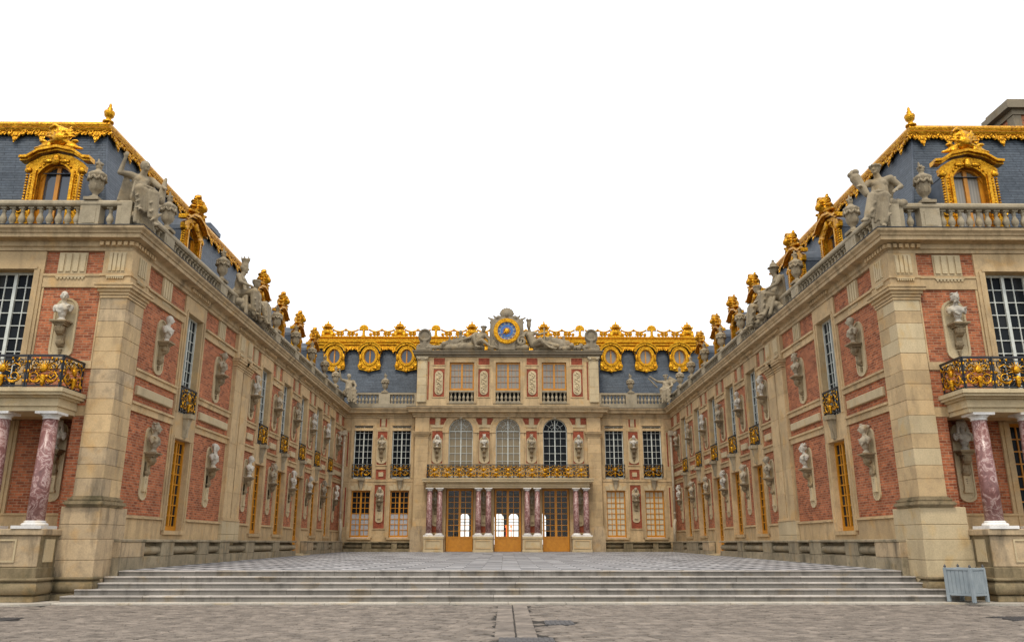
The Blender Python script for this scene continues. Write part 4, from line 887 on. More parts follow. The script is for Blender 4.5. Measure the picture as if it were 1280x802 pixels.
    part('base_step', MB().box(-.14, .95 + du, -.1, .26, .03, .2), 'stone_base', Pt, ff)
    for u in (1.42 + du, 2.82 + du, 4.78, 6.18): column(Pt, ff.M(u, .72, 1.98), 3.3)
    m = MB(); L0, L1 = .86 + du * .5, 6.75
    for z0, z1, e in ((5.28, 5.42, -.34), (5.42, 5.5, -.28), (5.5, 5.66, -.3), (5.66, 5.72, -.2), (5.72, 5.80, -.06), (5.80, 5.92, .0)): m.box(L0 - e * .8, L1 + e * .8, -.05, 1.36 + e, z0, z1 - .001)
    part('balcony_slab', m, 'stone_pale', Pt, ff)
    m = MB()
    for i in range(60): m.box(1.15 + i * .09, 1.19 + i * .09, 1.06, 1.14, 5.665, 5.715)
    o = part('dentil_course', m, 'stone', Pt, ff); o['kind'] = 'stuff'
    for c, w in ((1.55 + du * .25, 1.0 - du * .5), (2.75, 1.36), (4.1, 1.3), (5.4, 1.3)): railing(Pt, ff.M(c, 1.2, 5.93), w, .98)
    railing(Pt, ff.M(1.04 + du * .5, .62, 5.93) @ Matrix.Rotation(R(90) * (1 if sg < 0 else -1), 4, 'Z'), 1.15, .98)
    return T, fr, ff

def column(parent, mat, h, r=.24, shaft='marble'):
    c = MB(); c.lathe([(r, .22), (r * 1.0, h * .35), (r * .84, h - .2)], seg=20); o = link('column', c.mesh('column', shaft), parent, mat)
    b = MB(); b.box(-r * 1.75, r * 1.75, -r * 1.75, r * 1.75, 0, .085); b.lathe([(r * 1.4, .085), (r * 1.45, .12), (r * 1.35, .155), (r * 1.12, .17), (r * 1.2, .2), (r * 1.05, .225)], seg=20); link('base', b.mesh('base', 'plate_white'), o, mat)
    k_ = MB(); k_.lathe([(r * .9, h - .21), (r * .95, h - .2), (r * .86, h - .17), (r * .95, h - .13), (r * 1.2, h - .07)], seg=20); k_.box(-r * 1.32, r * 1.32, -r * 1.32, r * 1.32, h - .07, h); link('capital', k_.mesh('capital', 'plate_white'), o, mat); return o

WL, FL_, FFL = wing(-1); WR, FR_, FFR = wing(1)

# ------------------------------------------------------------------ rear range with its projecting pavilion
fb = Frame((0, 59.3), (1, 0), (0, -1)); fp = Frame((0, 58.98), (1, 0), (0, -1))
RG = empty('palace_rear_range', (0, 59.3, 1.0), 'brick and stone range closing the court, with clock attic and gilded roof cresting', 'building')
BW = (-10.7, -7.88, 7.88, 10.7)
ops = []
for u in BW: ops += [(u - .8, u + .8, 1.9, 5.3), (u - .8, u + .8, 6.15, 10.05)]
wall_core(RG, fb, -12.2, -6.85, .4, 10.6, ops[:4], 'stone', name='stone_wall'); wall_core(RG, fb, 6.85, 12.2, .4, 10.6, ops[4:], 'stone', name='stone_wall')
LWB = window_meshes(1.42, 3.3, 4, 8, 'ochre')
for i, u in enumerate(BW):
    surround(RG, fb, u - .69, u + .69, 1.96, 5.27, 6.15, jw=.26); surround(RG, fb, u - .69, u + .69, 6.15, 10.0, 10.55, jw=.26)
    part('sill', MB().box(u - .85, u + .85, -.4, .12, 1.82, 1.958), 'stone', RG, fb)
    low = (lambda a, b: 'blind_white' if b < 4 else 'glass') if u < 0 else 'blind'
    window(RG, fb, u, -.2, 1.97, LWB, low, False); window(RG, fb, u, -.2, 6.18, UPB, 'glass', False)
    railing(RG, fb.M(u, .1, 6.2), 1.45, .96); keystone(RG, fb, u, 5.3, 6.15, 0.02)
    m = MB()                                                       # fanned voussoirs over the lower windows
    for s in (-1, 1):
        part('voussoir', MB().prism([(u + s * .2, 5.3), (u + s * .42, 5.3), (u + s * .5, 5.72), (u + s * .24, 5.72)], 0, .1), 'stone_pale', RG, fb); part('voussoir', MB().prism([(u + s * .44, 5.3), (u + s * .7, 5.3), (u + s * .8, 5.6), (u + s * .52, 5.6)], 0, .095), 'stone_pale', RG, fb)
for s in (-1, 1):
    e = sorted((s * 12.0, s * 6.95))
    m = MB(); m.box(*e, -.02, .04, 5.72, 5.98); m.box(*e, .03, .09, 5.9, 5.979); part('string_course', m, 'stone', RG, fb); part('architrave', MB().box(*e, -.02, .05, 9.62, 9.82), 'stone', RG, fb)
    for z0, z1, a, b in ((2.6, 5.67, 8.93, 9.71), (6.06, 6.79, 8.93, 9.68), (7.13, 9.57, 8.94, 9.66), (9.9, 10.5, 9.0, 9.55)):
        a, b = sorted((s * a, s * b)); part('brick_panel', MB().box(a, b, -.02, .015, z0, z1), 'brick_red', RG, fb)
        part('panel_moulding', MB().ring([(a - .07, z0 - .07), (b + .07, z0 - .07), (b + .07, z1 + .07), (a - .07, z1 + .07)], [(a, z0), (b, z0), (b, z1), (a, z1)], -.01, .05), 'stone', RG, fb)
        if z0 == 6.06: part('stone_tablet', MB().cbox(a + .2, b - .2, 0, .06, 6.26, 6.58, .02), 'stone_pale', RG, fb)
        if z0 == 9.9: triglyph(RG, fb, (a + b) / 2, .3, 9.92, 10.5, .03)
    q0 = s * 11.78; 
    for z0, z1 in ((2.7, 5.5), (7.0, 9.5)): part('brick_panel', MB().box(*sorted((q0, q0 + s * .1)), -.02, .012, z0, z1), 'brick_red', RG, fb)
    sd_ = 'planter-side wing' if s > 0 else 'planterless wing'
    for z, i, pl, w in ((4.55, 1 if s > 0 else 0, PLQ_LOW, 'lower'), (8.35, 4 if s > 0 else 3, PLQ_UP, 'upper')):
        bust(fb, s * 9.31, .03, z, i, '%s bust on the %s brick panel of the rear wall towards %s' % (BDESC[i], w, sd_), pl, RG, .95)
    # bench at the foot
    a, b = sorted((s * 11.7, s * 6.95)); bn = part('stone_bench', MB().box(a, b, 0, .12, .6, 1.6), 'stone_base', RG, fb); cut = [a + (b - a) * t for t in (0, .28, .42, .72, .8, 1)]
    for k_, (c, d_) in enumerate(zip(cut, cut[1:])):
        part('bench_base', MB().cbox(c + .003, d_ - .003, .06, .4, .6, 1.2, .01), 'stone_base', bn, fb); part('bench_slab', MB().cbox(c + .002, d_ - .002, .05, .46, 1.6, 1.69, .015), 'stone_base', bn, fb)
        if k_ % 2: part('bench_pier', MB().cbox(c, d_, .06, .41, 1.2, 1.6, .012), 'stone_base', bn, fb)
        else: part('bench_roll', MB().tube([(c + .01, .2, 1.38), (d_ - .01, .2, 1.38)], .13, 10), 'stone_base', bn, fb)
    # corner downpipe
    dp = MB(); x = s * 11.98; dp.tube([(x, 58.6, 9.2), (x, 58.6, 3.2)], .085, 8); dp.tube([(x, 58.6, 3.2), (x - s * .06, 58.5, 3.0), (x - s * .1, 58.45, 2.8), (x - s * .1, 58.45, 1.66)], .11, 8)
    for z in (8.8, 7.0, 5.2, 3.6): dp.lathe([(.1, 0), (.1, .1)], (x, 58.6, z), 8)
    dp.box(x - .16, x + .16, 58.45, 58.75, 9.2, 9.55)
    tag(link('downpipe', dp.mesh('downpipe', 'pipe')), 'stone-coloured rain pipe in the rear corner beside %s' % sd_, 'pipe', 'rain pipes in the rear corners')

# --- pavilion
DU = (-3.48, 0.0, 3.48); DW = 1.92; AW = 1.78; SPR = 9.6
ops = []
for u in DU: ops += [(u - DW / 2 - .04, u + DW / 2 + .04, .9, 5.4), (u - AW / 2 - .03, u + AW / 2 + .03, 6.2, SPR + AW / 2 + .05)]
wall_core(RG, fp, -6.88, 6.88, .4, 10.6, ops, 'stone', th=.8, name='pavilion_wall')
for u in DU:
    r = AW / 2; m = MB()
    for s in (-1, 1):                                              # fill round the arch head
        arc = arcpts(u, SPR, r, r, R(90), R(90 - 90 * s), 10)
        m.prism(arc + [(u + s * (r + .035), SPR), (u + s * (r + .035), SPR + r + .055), (u, SPR + r + .055)], -.5, -.002)
    part('arch_spandrel', m, 'stone', RG, fp)
    m = MB(); m.ring(arcpts(u, SPR, r + .42, r + .42, 0, math.pi, 20), arcpts(u, SPR, r, r, 0, math.pi, 20), -.05, .06); m.ring(arcpts(u, SPR, r + .46, r + .46, 0, math.pi, 20), arcpts(u, SPR, r + .34, r + .34, 0, math.pi, 20), .0, .1)
    for s in (-1, 1): m.box(*sorted((u + s * r, u + s * (r + .3))), -.02, .06, 6.2, SPR - .01); m.box(*sorted((u + s * r, u + s * (r + .46))), -.02, .11, SPR - .16, SPR)
    part('arch_moulding', m, 'stone', RG, fp); m = MB(); m.prism([(u - .09, 10.44), (u + .09, 10.44), (u + .15, 10.94), (u - .15, 10.94)], .0, .2); part('keystone', m, 'stone_roof', RG, fp)
    window(RG, fp, u, -.25, 6.2, window_meshes(AW, SPR - 6.2 + AW / 2, 4, 6, 'white', arch=True, fw=.06, bw=.026), 'glass' if u > 1 else 'blind_brown', False, 'arched_window')
    window(RG, fp, u, -.3, 1.0, window_meshes(DW, 4.38, 4, 8, 'ochre', kick=1.02, fw=.1), 'clear', False, 'door')
for s in (-1, 1):
    a, b = sorted((s * 6.83, s * 5.86)); blocks(RG, fp, a, b, -.02, .12, 2.75, 9.1, 11, 1, 'stone', g=.002, r=.006); m = MB(); pil_cap(m, a, b, -.01, .12, 9.08); m.box(a - .03, b + .03, -.02, .14, 9.52, 10.57); part('capital', m, 'stone', RG, fp)
    m = MB(); m.box(a - .15, b + .15, -.02, .26, .95, 2.5); m.box(a - .1, b + .1, -.02, .2, 2.5, 2.6); m.box(a - .05, b + .05, -.02, .16, 2.6, 2.75); part('pilaster_pedestal', m, 'stone_ped', RG, fp)
    sd_ = 'planter-side wing' if s > 0 else 'planterless wing'
    for c, nm in ((5.2, 'outer'), (1.74, 'inner')):
        for z0, z1, w in ((7.2, 9.57, .8), (2.3, 5.1, .72)):
            u = s * c; part('brick_panel', MB().box(u - w / 2, u + w / 2, -.02, .012, z0, z1), 'brick_red', RG, fp); part('panel_moulding', MB().ring([(u - w / 2 - .06, z0 - .06), (u + w / 2 + .06, z0 - .06), (u + w / 2 + .06, z1 + .06), (u - w / 2 - .06, z1 + .06)], [(u - w / 2, z0), (u + w / 2, z0), (u + w / 2, z1), (u - w / 2, z1)], -.01, .045), 'stone', RG, fp)
        for q0, q1 in ((c - .62, c - .2), (c + .2, c + .62)):
            if q1 > 5.7: q1 = 5.8
            a, b = sorted((s * q0, s * q1)); part('brick_panel', MB().box(a, b, -.02, .012, 10.06, 10.52), 'brick_red', RG, fp)
        i = (2 if c > 3 else 5) if s < 0 else (4 if c > 3 else 0)
        bust(fp, s * c, .03, 8.35, i, '%s bust on the pavilion wall above the long balcony, %s panel towards %s' % (BDESC[i], nm, sd_), PLQ_UP, RG, .95)
        i = 1 if c > 3 else 3; bust(fp, s * c, .03, 4.3, i, '%s bust in the shade between porch columns, %s pair towards %s' % (BDESC[i], nm, sd_), PLQ_LOW, RG, .9)
    for c in (5.2, 1.74): part('frieze_block', MB().box(s * c - .16, s * c + .16, -.01, .06, 9.98, 10.56).box(s * c - .5, s * c + .5, -.01, .05, 9.84, 9.98), 'stone_pale', RG, fp)
# vestibule seen through the glass doors, with arched openings to the far side
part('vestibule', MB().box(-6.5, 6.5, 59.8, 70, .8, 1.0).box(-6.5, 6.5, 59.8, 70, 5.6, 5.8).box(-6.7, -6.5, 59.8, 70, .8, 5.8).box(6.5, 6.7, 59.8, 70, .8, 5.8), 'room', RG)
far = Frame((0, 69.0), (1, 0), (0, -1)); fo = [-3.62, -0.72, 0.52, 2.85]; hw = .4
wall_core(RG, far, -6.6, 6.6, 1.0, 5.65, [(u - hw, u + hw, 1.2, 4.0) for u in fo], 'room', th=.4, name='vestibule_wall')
for u in fo:
    m = MB()
    for s in (-1, 1): m.prism(arcpts(u, 3.6, hw, .4, R(90), R(90 - 90 * s), 8) + [(u + s * (hw + .02), 4.02), (u, 4.02)], -.41, .01)
    for z in (1.9, 2.6, 3.25): m.box(u - hw, u + hw, -.22, -.18, z - .03, z + .03)
    m.box(u - .03, u + .03, -.23, -.17, 1.2, 4.0); part('far_window', m, 'room', RG, far)
for p, sc in (((-.08, 60.4, 2.75), .1), ((.25, 60.4, 2.75), .08)):
    m = MB(); m.ball(p, sc, 8); m.cap((p[0], p[1], 1.0), .03, (p[0], p[1], p[2]), .03, 6); tag(link('red_lamp', m.mesh('red_lamp', 'redlamp')), 'small red lamp on a stand glowing behind the middle glass door, %s' % ('larger one' if sc > .09 else 'smaller one'), 'lamp')
# main cornice round the wall and pavilion
cp = [(-12.2, 59.3), (-6.95, 59.3), (-6.95, 58.86), (6.95, 58.86), (6.95, 59.3), (12.2, 59.3)]; cd = [(1, -1), (-1, -1), (-1, -1), (1, -1), (1, -1), (-1, -1)]
cd = [(1, -1), (0, -1), (0, -1), (0, -1), (0, -1), (-1, -1)]
part('cornice', MB().sweep(CORN, [(-12.2, 59.3), (-6.9, 59.3)], [(1, -1), (0, -1)]).sweep(CORN, [(12.2, 59.3), (6.9, 59.3)], [(-1, -1), (0, -1)]).sweep([(n, z + .02) for n, z in CORN], [(-6.92, 59.3), (-6.92, 58.86), (6.92, 58.86), (6.92, 59.3)], [(-1, 0), (-1, -1), (1, -1), (1, 0)]), 'stone_cornice', RG)
part('lead_flashing', MB().sweep(LEADP, [(-12.2, 59.3), (-6.9, 59.3)], [(1, -1), (0, -1)]).sweep(LEADP, [(12.2, 59.3), (6.9, 59.3)], [(-1, -1), (0, -1)]).sweep([(n, z + .03) for n, z in LEADP], [(-6.92, 58.86), (6.92, 58.86)], [(-1, -1), (1, -1)]), 'lead', RG)
for s in (-1, 1):
    a, b = sorted((s * 12.0, s * 6.9)); bl = part('balustrade', MB().box(a, b, -.45, -.05, 11.31, 11.66).box(a, b, -.44, -.07, 12.36, 12.5), 'stone_roof', RG, fb)
    for e0, e1 in ((9.73, 8.89), (12.0, 11.6), (7.05, 6.88)): a, b = sorted((s * e0, s * e1)); part('parapet_pedestal', MB().box(a, b, -.42, -.06, 11.5, 12.4), 'stone_roof', RG, fb)
    for c, d_ in ((7.05, 8.89), (9.73, 11.6)):
        for i in range(7): link('baluster', BAL, bl, fb.M(s * (c + (i + .5) * (d_ - c) / 7), -.25, 11.66))
    urn(fb, s * 9.31, -.25, 12.5, 'stone urn alone on the rear parapet next to the clock attic, towards %s' % ('planter-side wing' if s > 0 else 'planterless wing'))
# attic storey
fa = Frame((0, 58.95), (1, 0), (0, -1)); ops = [(u - .95, u + .95, 11.7, 14.78) for u in DU]
wall_core(RG, fa, -6.85, 6.85, 11.3, 15.2, ops, 'stone', th=1.2, name='attic_wall')
AWN = window_meshes(1.84, 2.12, 6, 4, 'ochre', fw=.08, bw=.012)
for u in DU:
    window(RG, fa, u, -.18, 12.62, AWN, 'blind_grey', False, 'attic_window')
    ab = part('attic_balustrade', MB().box(u - .93, u + .93, -.3, .03, 11.6, 11.78).box(u - .93, u + .93, -.3, .03, 12.48, 12.6), 'stone_roof', RG, fa)
    for i in range(6): link('baluster', BAL, ab, fa.M(u - .93 + (i + .5) * .31, -.13, 11.78))
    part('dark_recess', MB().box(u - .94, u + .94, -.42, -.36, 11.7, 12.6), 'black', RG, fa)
    part('window_surround', MB().ring([(u - 1.12, 11.62), (u + 1.12, 11.62), (u + 1.12, 14.98), (u - 1.12, 14.98)], [(u - .93, 11.62), (u + .93, 11.62), (u + .93, 14.76), (u - .93, 14.76)], -.4, .06), 'stone', RG, fa)
rel = MB(); po = arcpts(0, .62, .3, .3, 0, math.pi, 8) + arcpts(0, -.62, .3, .3, math.pi, 2 * math.pi, 8); rel.prism(po, 0, .05)
for i in range(16): rel.ball((.14 * math.sin(i * 1.9), .05, -.75 + .1 * i), (.09, .05, .07), 6, None, 5)
rel.tube([(.2 * math.sin(i * .8), .07, -.8 + .1 * i) for i in range(17)], .035, 5); REL = rel.mesh('carved_relief', 'stone_pale')
for u in (-5.2, -1.82, 1.82, 5.2):
    for z0, z1 in ((12.12, 14.24), (14.56, 15.08)): bp = part('brick_panel', MB().box(u - .42, u + .42, -.02, .012, z0, z1), 'brick_red', RG, fa); part('panel_moulding', MB().ring([(u - .5, z0 - .07), (u + .5, z0 - .07), (u + .5, z1 + .07), (u - .5, z1 + .07)], [(u - .42, z0), (u + .42, z0), (u + .42, z1), (u - .42, z1)], -.01, .04), 'stone', RG, fa)
    link('carved_relief', REL, RG, fa.M(u, .012, 13.18))
for s in (-1, 1):
    a, b = sorted((s * 6.82, s * 6.12)); blocks(RG, fa, a, b, -.02, .14, 11.7, 14.9, 5, 1, 'stone_pale'); m = MB(); m.box(a - .05, b + .05, -.02, .2, 14.9, 15.02); m.box(a - .1, b + .1, -.02, .24, 15.02, 15.16); m.ball((a + .1, .2, 14.98), .1, 7); m.ball((b - .1, .2, 14.98), .1, 7); part('capital', m, 'stone_roof', RG, fa)
    a, b = sorted((s * 6.05, s * 5.95)); part('brick_panel', MB().box(a, b, -.02, .012, 11.9, 14.8), 'brick_red', RG, fa)
ac = [(0, 15.16), (.12, 15.16), (.12, 15.26), (.3, 15.34), (.3, 15.46), (.38, 15.52), (.4, 15.62), (-.6, 15.66), (-.6, 15.2)]
part('attic_cornice', MB().sweep(ac, [(-6.85, 61.0), (-6.85, 58.95), (6.85, 58.95), (6.85, 61.0)], [(-1, 0), (-1, -1), (1, -1), (1, 0)]), 'stone_dark', RG)
part('attic_roof', MB().box(-6.9, 6.9, 58.95, 62.0, 15.3, 15.64), 'lead', RG)
# mansard and gilded cresting
rdirs = [(0, -1), (0, -1)]; rpth = [(-15.6, 59.3), (15.6, 59.3)]
part('slate_roof', MB().sweep([(-1.2, 11.2), (-1.2, 11.45), (-3.02, 16.95), (-6.5, 17.2), (-6.5, 11.2)], rpth, rdirs), 'slate', RG)
gc = part('gilded_roof_cornice', MB().sweep([(-3.1, 16.55), (-2.62, 16.55), (-2.62, 16.75), (-2.5, 16.82), (-2.5, 16.95), (-2.38, 17.02), (-2.38, 17.14), (-2.55, 17.2), (-2.55, 17.34), (-2.42, 17.4), (-2.42, 17.5), (-3.2, 17.52)], rpth, rdirs), 'gold', RG)
tl = Matrix.Rotation(math.atan2(1.82, 5.4), 4, 'X') @ Matrix.Translation((-.5, 0, 0))
cr = MB(); cr.box(-.42, .42, -.12, .12, 0, .12); cr.ball((0, 0, .42), (.4, .16, .34), 12); cr.ball((0, .12, .42), (.2, .1, .22), 10); cr.lathe([(.3, .74), (.34, .84), (.26, .9)], (0, 0, 0), 10)
for i in range(5): cr.cap((-.3 + .15 * i, 0, .88), .05, (-.2 + .1 * i, 0, 1.06), .06)
cr.cap((0, 0, 1.05), .12, (0, 0, 1.2), .07); cr.ball((0, 0, 1.28), .07, 7)
for s in (-1, 1): cr.cap((s * .32, 0, .7), .09, (s * .46, 0, .9), .05); cr.ball((s * .36, .05, .2), (.14, .1, .14), 8); cr.cap((s * .4, 0, .5), .08, (s * .42, 0, .1), .1)
CROWN = sculpt('crest_crown', cr, 'gold', .03, 1)
pa = MB(); pa.box(-.18, .18, -.1, .1, 0, .12); pa.cap((0, 0, .1), .13, (0, 0, .5), .11)
for i in range(9): a = R(-10 + 25 * i); pa.cap((0, 0, .62), .06, (.3 * math.cos(a), 0, .66 + .3 * math.sin(a)), .09)
PALM = sculpt('crest_palmette', pa, 'gold', .03, 1)
sc_ = MB(); sc_.box(-1.35, 1.35, -.05, .05, 0, .07)
for s in (-1, 1):
    for (cx, cz, r0) in ((.3, .27, .2), (.72, .27, .2), (1.06, .22, .14)): sc_.tube([(s * x, y, z) for x, y, z in spiral(cx, cz, r0, .04, R(-90), 1.4 if cx < .5 else -1.4, 0, 16)], .058, 6); sc_.ball((s * cx, 0, cz), .09, 7)
    sc_.tube([(s * x, 0, z) for x, z in ((0, .62), (.25, .5), (.55, .44), (.9, .5), (1.2, .62))], .075, 6); sc_.tube([(s * x, 0, z) for x, z in ((.1, .06), (.5, .5))], .03, 5)
sc_.ball((0, 0, .6), (.09, .07, .14), 8); SCROLL = sc_.mesh('crest_scroll', 'gold')
for i in range(-5, 6):
    u = i * 2.9
    if abs(u) > 15: continue
    mt = fb.M(u, -2.75, 17.5); link('crest_crown' if i % 2 else 'crest_palmette', CROWN if i % 2 else PALM, gc, mt)
    if abs(u + 1.45) < 15: link('crest_scroll', SCROLL, gc, fb.M(u + 1.45, -2.75, 17.5) @ Matrix.Scale(.86, 4, (1, 0, 0)))
# round dormers
oe = MB(); EL = 28
def ell(a, b, zc, n=EL): return [(a * math.cos(2 * math.pi * i / n), zc + b * math.sin(2 * math.pi * i / n)) for i in range(n)]
def outl(i):
    a = 2 * math.pi * i / EL; c, s = math.cos(a), math.sin(a); x, z = .72 * c, .9 * s
    if s < -.2: x = .85 * (1 if c > 0 else -1) * min(1, abs(c) * 1.5) ; z = -1.02 - .12 * (1 - min(1, abs(c) * 1.5)) * 1.6 if s < -.55 else -.55 + .9 * (s + .2)
    return (x, z)
oe.ring([outl(i) for i in range(EL)], ell(.46, .58, 0), -.25, .08); oe.ring(ell(.62, .74, 0), ell(.46, .58, 0), .0, .15)
for i in range(EL): x, z = ell(.62, .76, 0)[i]; oe.ball((x, .12, z), .045, 6, None, 4)
oe.prism(arcpts(0, .25, .95, .82, R(12), R(168), 14) + arcpts(0, .25, .78, .66, R(168), R(12), 14), -.6, .2); oe.prism(arcpts(0, .3, 1.0, .88, R(20), R(160), 14) + arcpts(0, .3, .92, .8, R(160), R(20), 14), -.6, .28)
for s in (-1, 1):
    oe.ball((s * .72, .06, -.1), (.12, .1, .32), 8); oe.ball((s * .74, .08, -.75), (.2, .1, .2), 8); oe.ball((s * .45, .08, -.95), (.2, .08, .12), 8); oe.tube(spiral(s * .78, -.8, .17, .04, 1.5, 1.2 * s, .12), .04, 6)
    for i in range(7): oe.ball((s * (.85 - .02 * i), .04, .3 - .13 * i), (.06, .07, .05), 6, None, 4)
oe.ball((0, .1, -1.15), (.16, .09, .16), 8); oe.ball((0, .12, .98), (.2, .14, .12), 8)
OEIL = oe.mesh('round_dormer', 'gold'); op = MB(); op.prism(ell(.47, .59, 0), -.12, -.1); og = MB(); og.box(-.05, .05, -.1, -.03, -.58, .58); og.ring(ell(.47, .59, 0), ell(.4, .52, 0), -.1, -.02); OG = og.mesh('window_bars', 'ochre')
ob = MB(); ob.prism(ell(.8, .85, .1), -1.4, -.2); OB = ob.mesh('dormer_drum', 'lead'); OPM = {k_: op.mesh('pane', k_) for k_ in ('glass_roof', 'blind_grey')}
for u in (-13.7, -10.9, -8.0, -5.15, -2.3, 0.4, 2.9, 5.5, 8.15, 10.9, 13.6):
    if abs(u) < 5: continue
    mt = fb.M(u, -2.1, 15.75); o = link('round_dormer', OEIL, RG, mt); link('dormer_drum', OB, o, mt); link('window_bars', OG, o, mt); link('pane', OPM['glass_roof' if u < 0 else 'blind_grey'], o, mt)
for i in range(-5, 6):
    for d_ in (-.48, .48):
        u = (i + .5) * 2.8 * .98 + d_; link('gilded_fringe', FRINGE, gc, fb.M(u, -2.62, 16.6) @ tl)
# porch of the pavilion
PP = empty('portico', (0, 58.0, 1.0), 'long porch on paired red marble columns carrying the gilded balcony before the three doors', 'portico', 'column porches')
for c in (-5.22, -1.74, 1.74, 5.22):
    part('pedestal', MB().cbox(c - .72, c + .72, .0, 1.25, .9, 1.12, .02).cbox(c - .68, c + .68, .0, 1.2, 1.12, 1.88, .015).cbox(c - .72, c + .72, .0, 1.25, 1.88, 2.03, .02), 'stone_pale', PP, fp)
    part('pedestal_panel', MB().ring([(c - .58, 1.2), (c + .58, 1.2), (c + .58, 1.8), (c - .58, 1.8)], [(c - .5, 1.28), (c + .5, 1.28), (c + .5, 1.72), (c - .5, 1.72)], 1.2, 1.23), 'stone', PP, fp)
    for d_ in (-.36, .36): column(PP, fp.M(c + d_, .85, 2.03), 3.35, .21)
m = MB()
for z0, z1, e in ((5.38, 5.5, -.3), (5.5, 5.62, -.25), (5.62, 5.72, -.28), (5.72, 5.8, -.12), (5.8, 5.96, 0), (5.96, 6.04, .05)): m.box(-6.1 - e, 6.1 + e, -.1, 1.3 + e, z0, z1 - .001)
part('balcony_slab', m, 'stone_pale', PP, fp)
for u, w, k_ in ((-5.25, 1.0, 1), (-3.48, 2.5, 3), (-1.74, .96, 1), (0, 2.5, 3), (1.74, .96, 1), (3.48, 2.5, 3), (5.25, 1.0, 1)): railing(PP, fp.M(u, 1.2, 6.04), w, .98, k_)
for s in (-1, 1): railing(PP, fp.M(s * 5.78, .65, 6.04) @ Matrix.Rotation(R(90) * s, 4, 'Z'), 1.1, .98)

# ------------------------------------------------------------------ clock and its sculpture
fk = Frame((-.1, 58.75), (1, 0), (0, -1)); CZ = 17.12
ck = empty('clock', tuple(fk.P(0, 0, 15.66)), 'gilded round clock with blue dial and golden sun, crowned by a stone shell', 'clock')
circ = lambda r, n=40: [(r * math.cos(2 * math.pi * i / n), r * math.sin(2 * math.pi * i / n)) for i in range(n)]
def pc(name, mb, mat): return link(name, mb.mesh(name, mat), ck, fk.M(0, 0, CZ))
hs_ = MB(); hs_.prism([(x * 1.0, z) for x, z in circ(1.12)], -.5, .1); hs_.box(-.62, .62, -.5, .12, -1.46, -.85)
for s in (-1, 1):
    hs_.prism([(s * .6, -1.4), (s * 1.35, -1.2), (s * 1.25, .95), (s * .5, 1.2), (0, 1.35)], -.45, -.02)
    for i in range(7): hs_.cap((s * (.75 + .02 * i), -.1, -1.1 + .25 * i), .12, (s * (1.15 + .05 * (i % 3)), -.1, -.6 + .27 * i), .09)
    hs_.cap((s * .7, -.1, .7), .14, (s * 1.42, -.1, 1.12), .06); hs_.cap((s * .6, -.1, .9), .14, (s * 1.0, -.1, 1.25), .07); hs_.ball((s * .62, 0, 1.12), (.2, .15, .16), 8)
hs_.ball((0, -.1, 1.4), (.5, .25, .45), 12)
for i in range(9): a = R(10 + 20 * i); hs_.cap((.2 * math.cos(a), 0, 1.3 + .2 * math.sin(a)), .07, (.5 * math.cos(a), -.05, 1.33 + .5 * math.sin(a)), .09)
hs_.ball((0, .12, 1.35), (.17, .15, .24), 9); link('stone_case', sculpt('stone_case', hs_, 'stone_dark', .04, 1), ck, fk.M(0, 0, CZ))
pc('gilded_ring', MB().ring(circ(.95), circ(.72), .1, .26).ring(circ(1.0), circ(.86), .1, .2).ring(circ(.76), circ(.70), .1, .29), 'gold'); pc('dial', MB().prism(circ(.73), .1, .16), 'dial'); pc('blue_disc', MB().prism(circ(.47), .16, .19), 'blue')
nm = MB()
for i in range(12):                                               # roman hour numerals on blue cartouches
    a = R(90 - 30 * i); c, s = math.cos(a), math.sin(a); tx, tz = -s, c; rx, rz = c, s
    nm.prism([(c * .6 + tx * p + rx * q, s * .6 + tz * p + rz * q) for p, q in ((-.09, -.09), (.09, -.09), (.1, .1), (-.1, .1))], .16, .175)
pc('hour_cartouches', nm, 'blue')
txt = ['XII', 'I', 'II', 'III', 'IIII', 'V', 'VI', 'VII', 'VIII', 'IX', 'X', 'XI']; nu = MB()
for i, t in enumerate(txt):
    a = R(90 - 30 * i); c, s = math.cos(a), math.sin(a); W_ = {'I': .03, 'V': .06, 'X': .06}; tot = sum(W_[ch] for ch in t); x = -tot / 2
    def stroke(p0, q0, p1, q1):
        P_ = lambda p, q: (c * (.6 + q) + s * p, .18, s * (.6 + q) - c * p); nu.tube([P_(p0, q0), P_(p1, q1)], .008, 4)
    for ch in t:
        w = W_[ch]
        if ch == 'I': stroke(x + w / 2, -.07, x + w / 2, .07)
        if ch == 'V': stroke(x + .01, .07, x + w / 2, -.07); stroke(x + w / 2, -.07, x + w - .01, .07)
        if ch == 'X': stroke(x + .01, .07, x + w - .01, -.07); stroke(x + .01, -.07, x + w - .01, .07)
        x += w
pc('numerals', nu, 'gold'); sun = MB(); sun.ball((0, .2, 0), (.2, .08, .2), 12)
for i in range(16): a = 2 * math.pi * i / 16; sun.cap((.17 * math.cos(a), .2, .17 * math.sin(a)), .035, (.33 * math.cos(a), .2, .33 * math.sin(a)), .01, 5)
pc('sun_face', sun, 'gold'); hd = MB(); hd.tube([(0, .26, 0), (.1, .26, -.34)], [.035, .02], 5); hd.tube([(0, .27, 0), (.3, .27, -.22), (.42, .27, -.3)], [.03, .03, .015], 5); pc('hands', hd, 'gold')

def place(name, b, mat4, label, mat='stone_statue', voxel=.026, group=None): return tag(link(name, sculpt(name, b, mat, voxel, 1), None, mat4), label, 'statue', group)
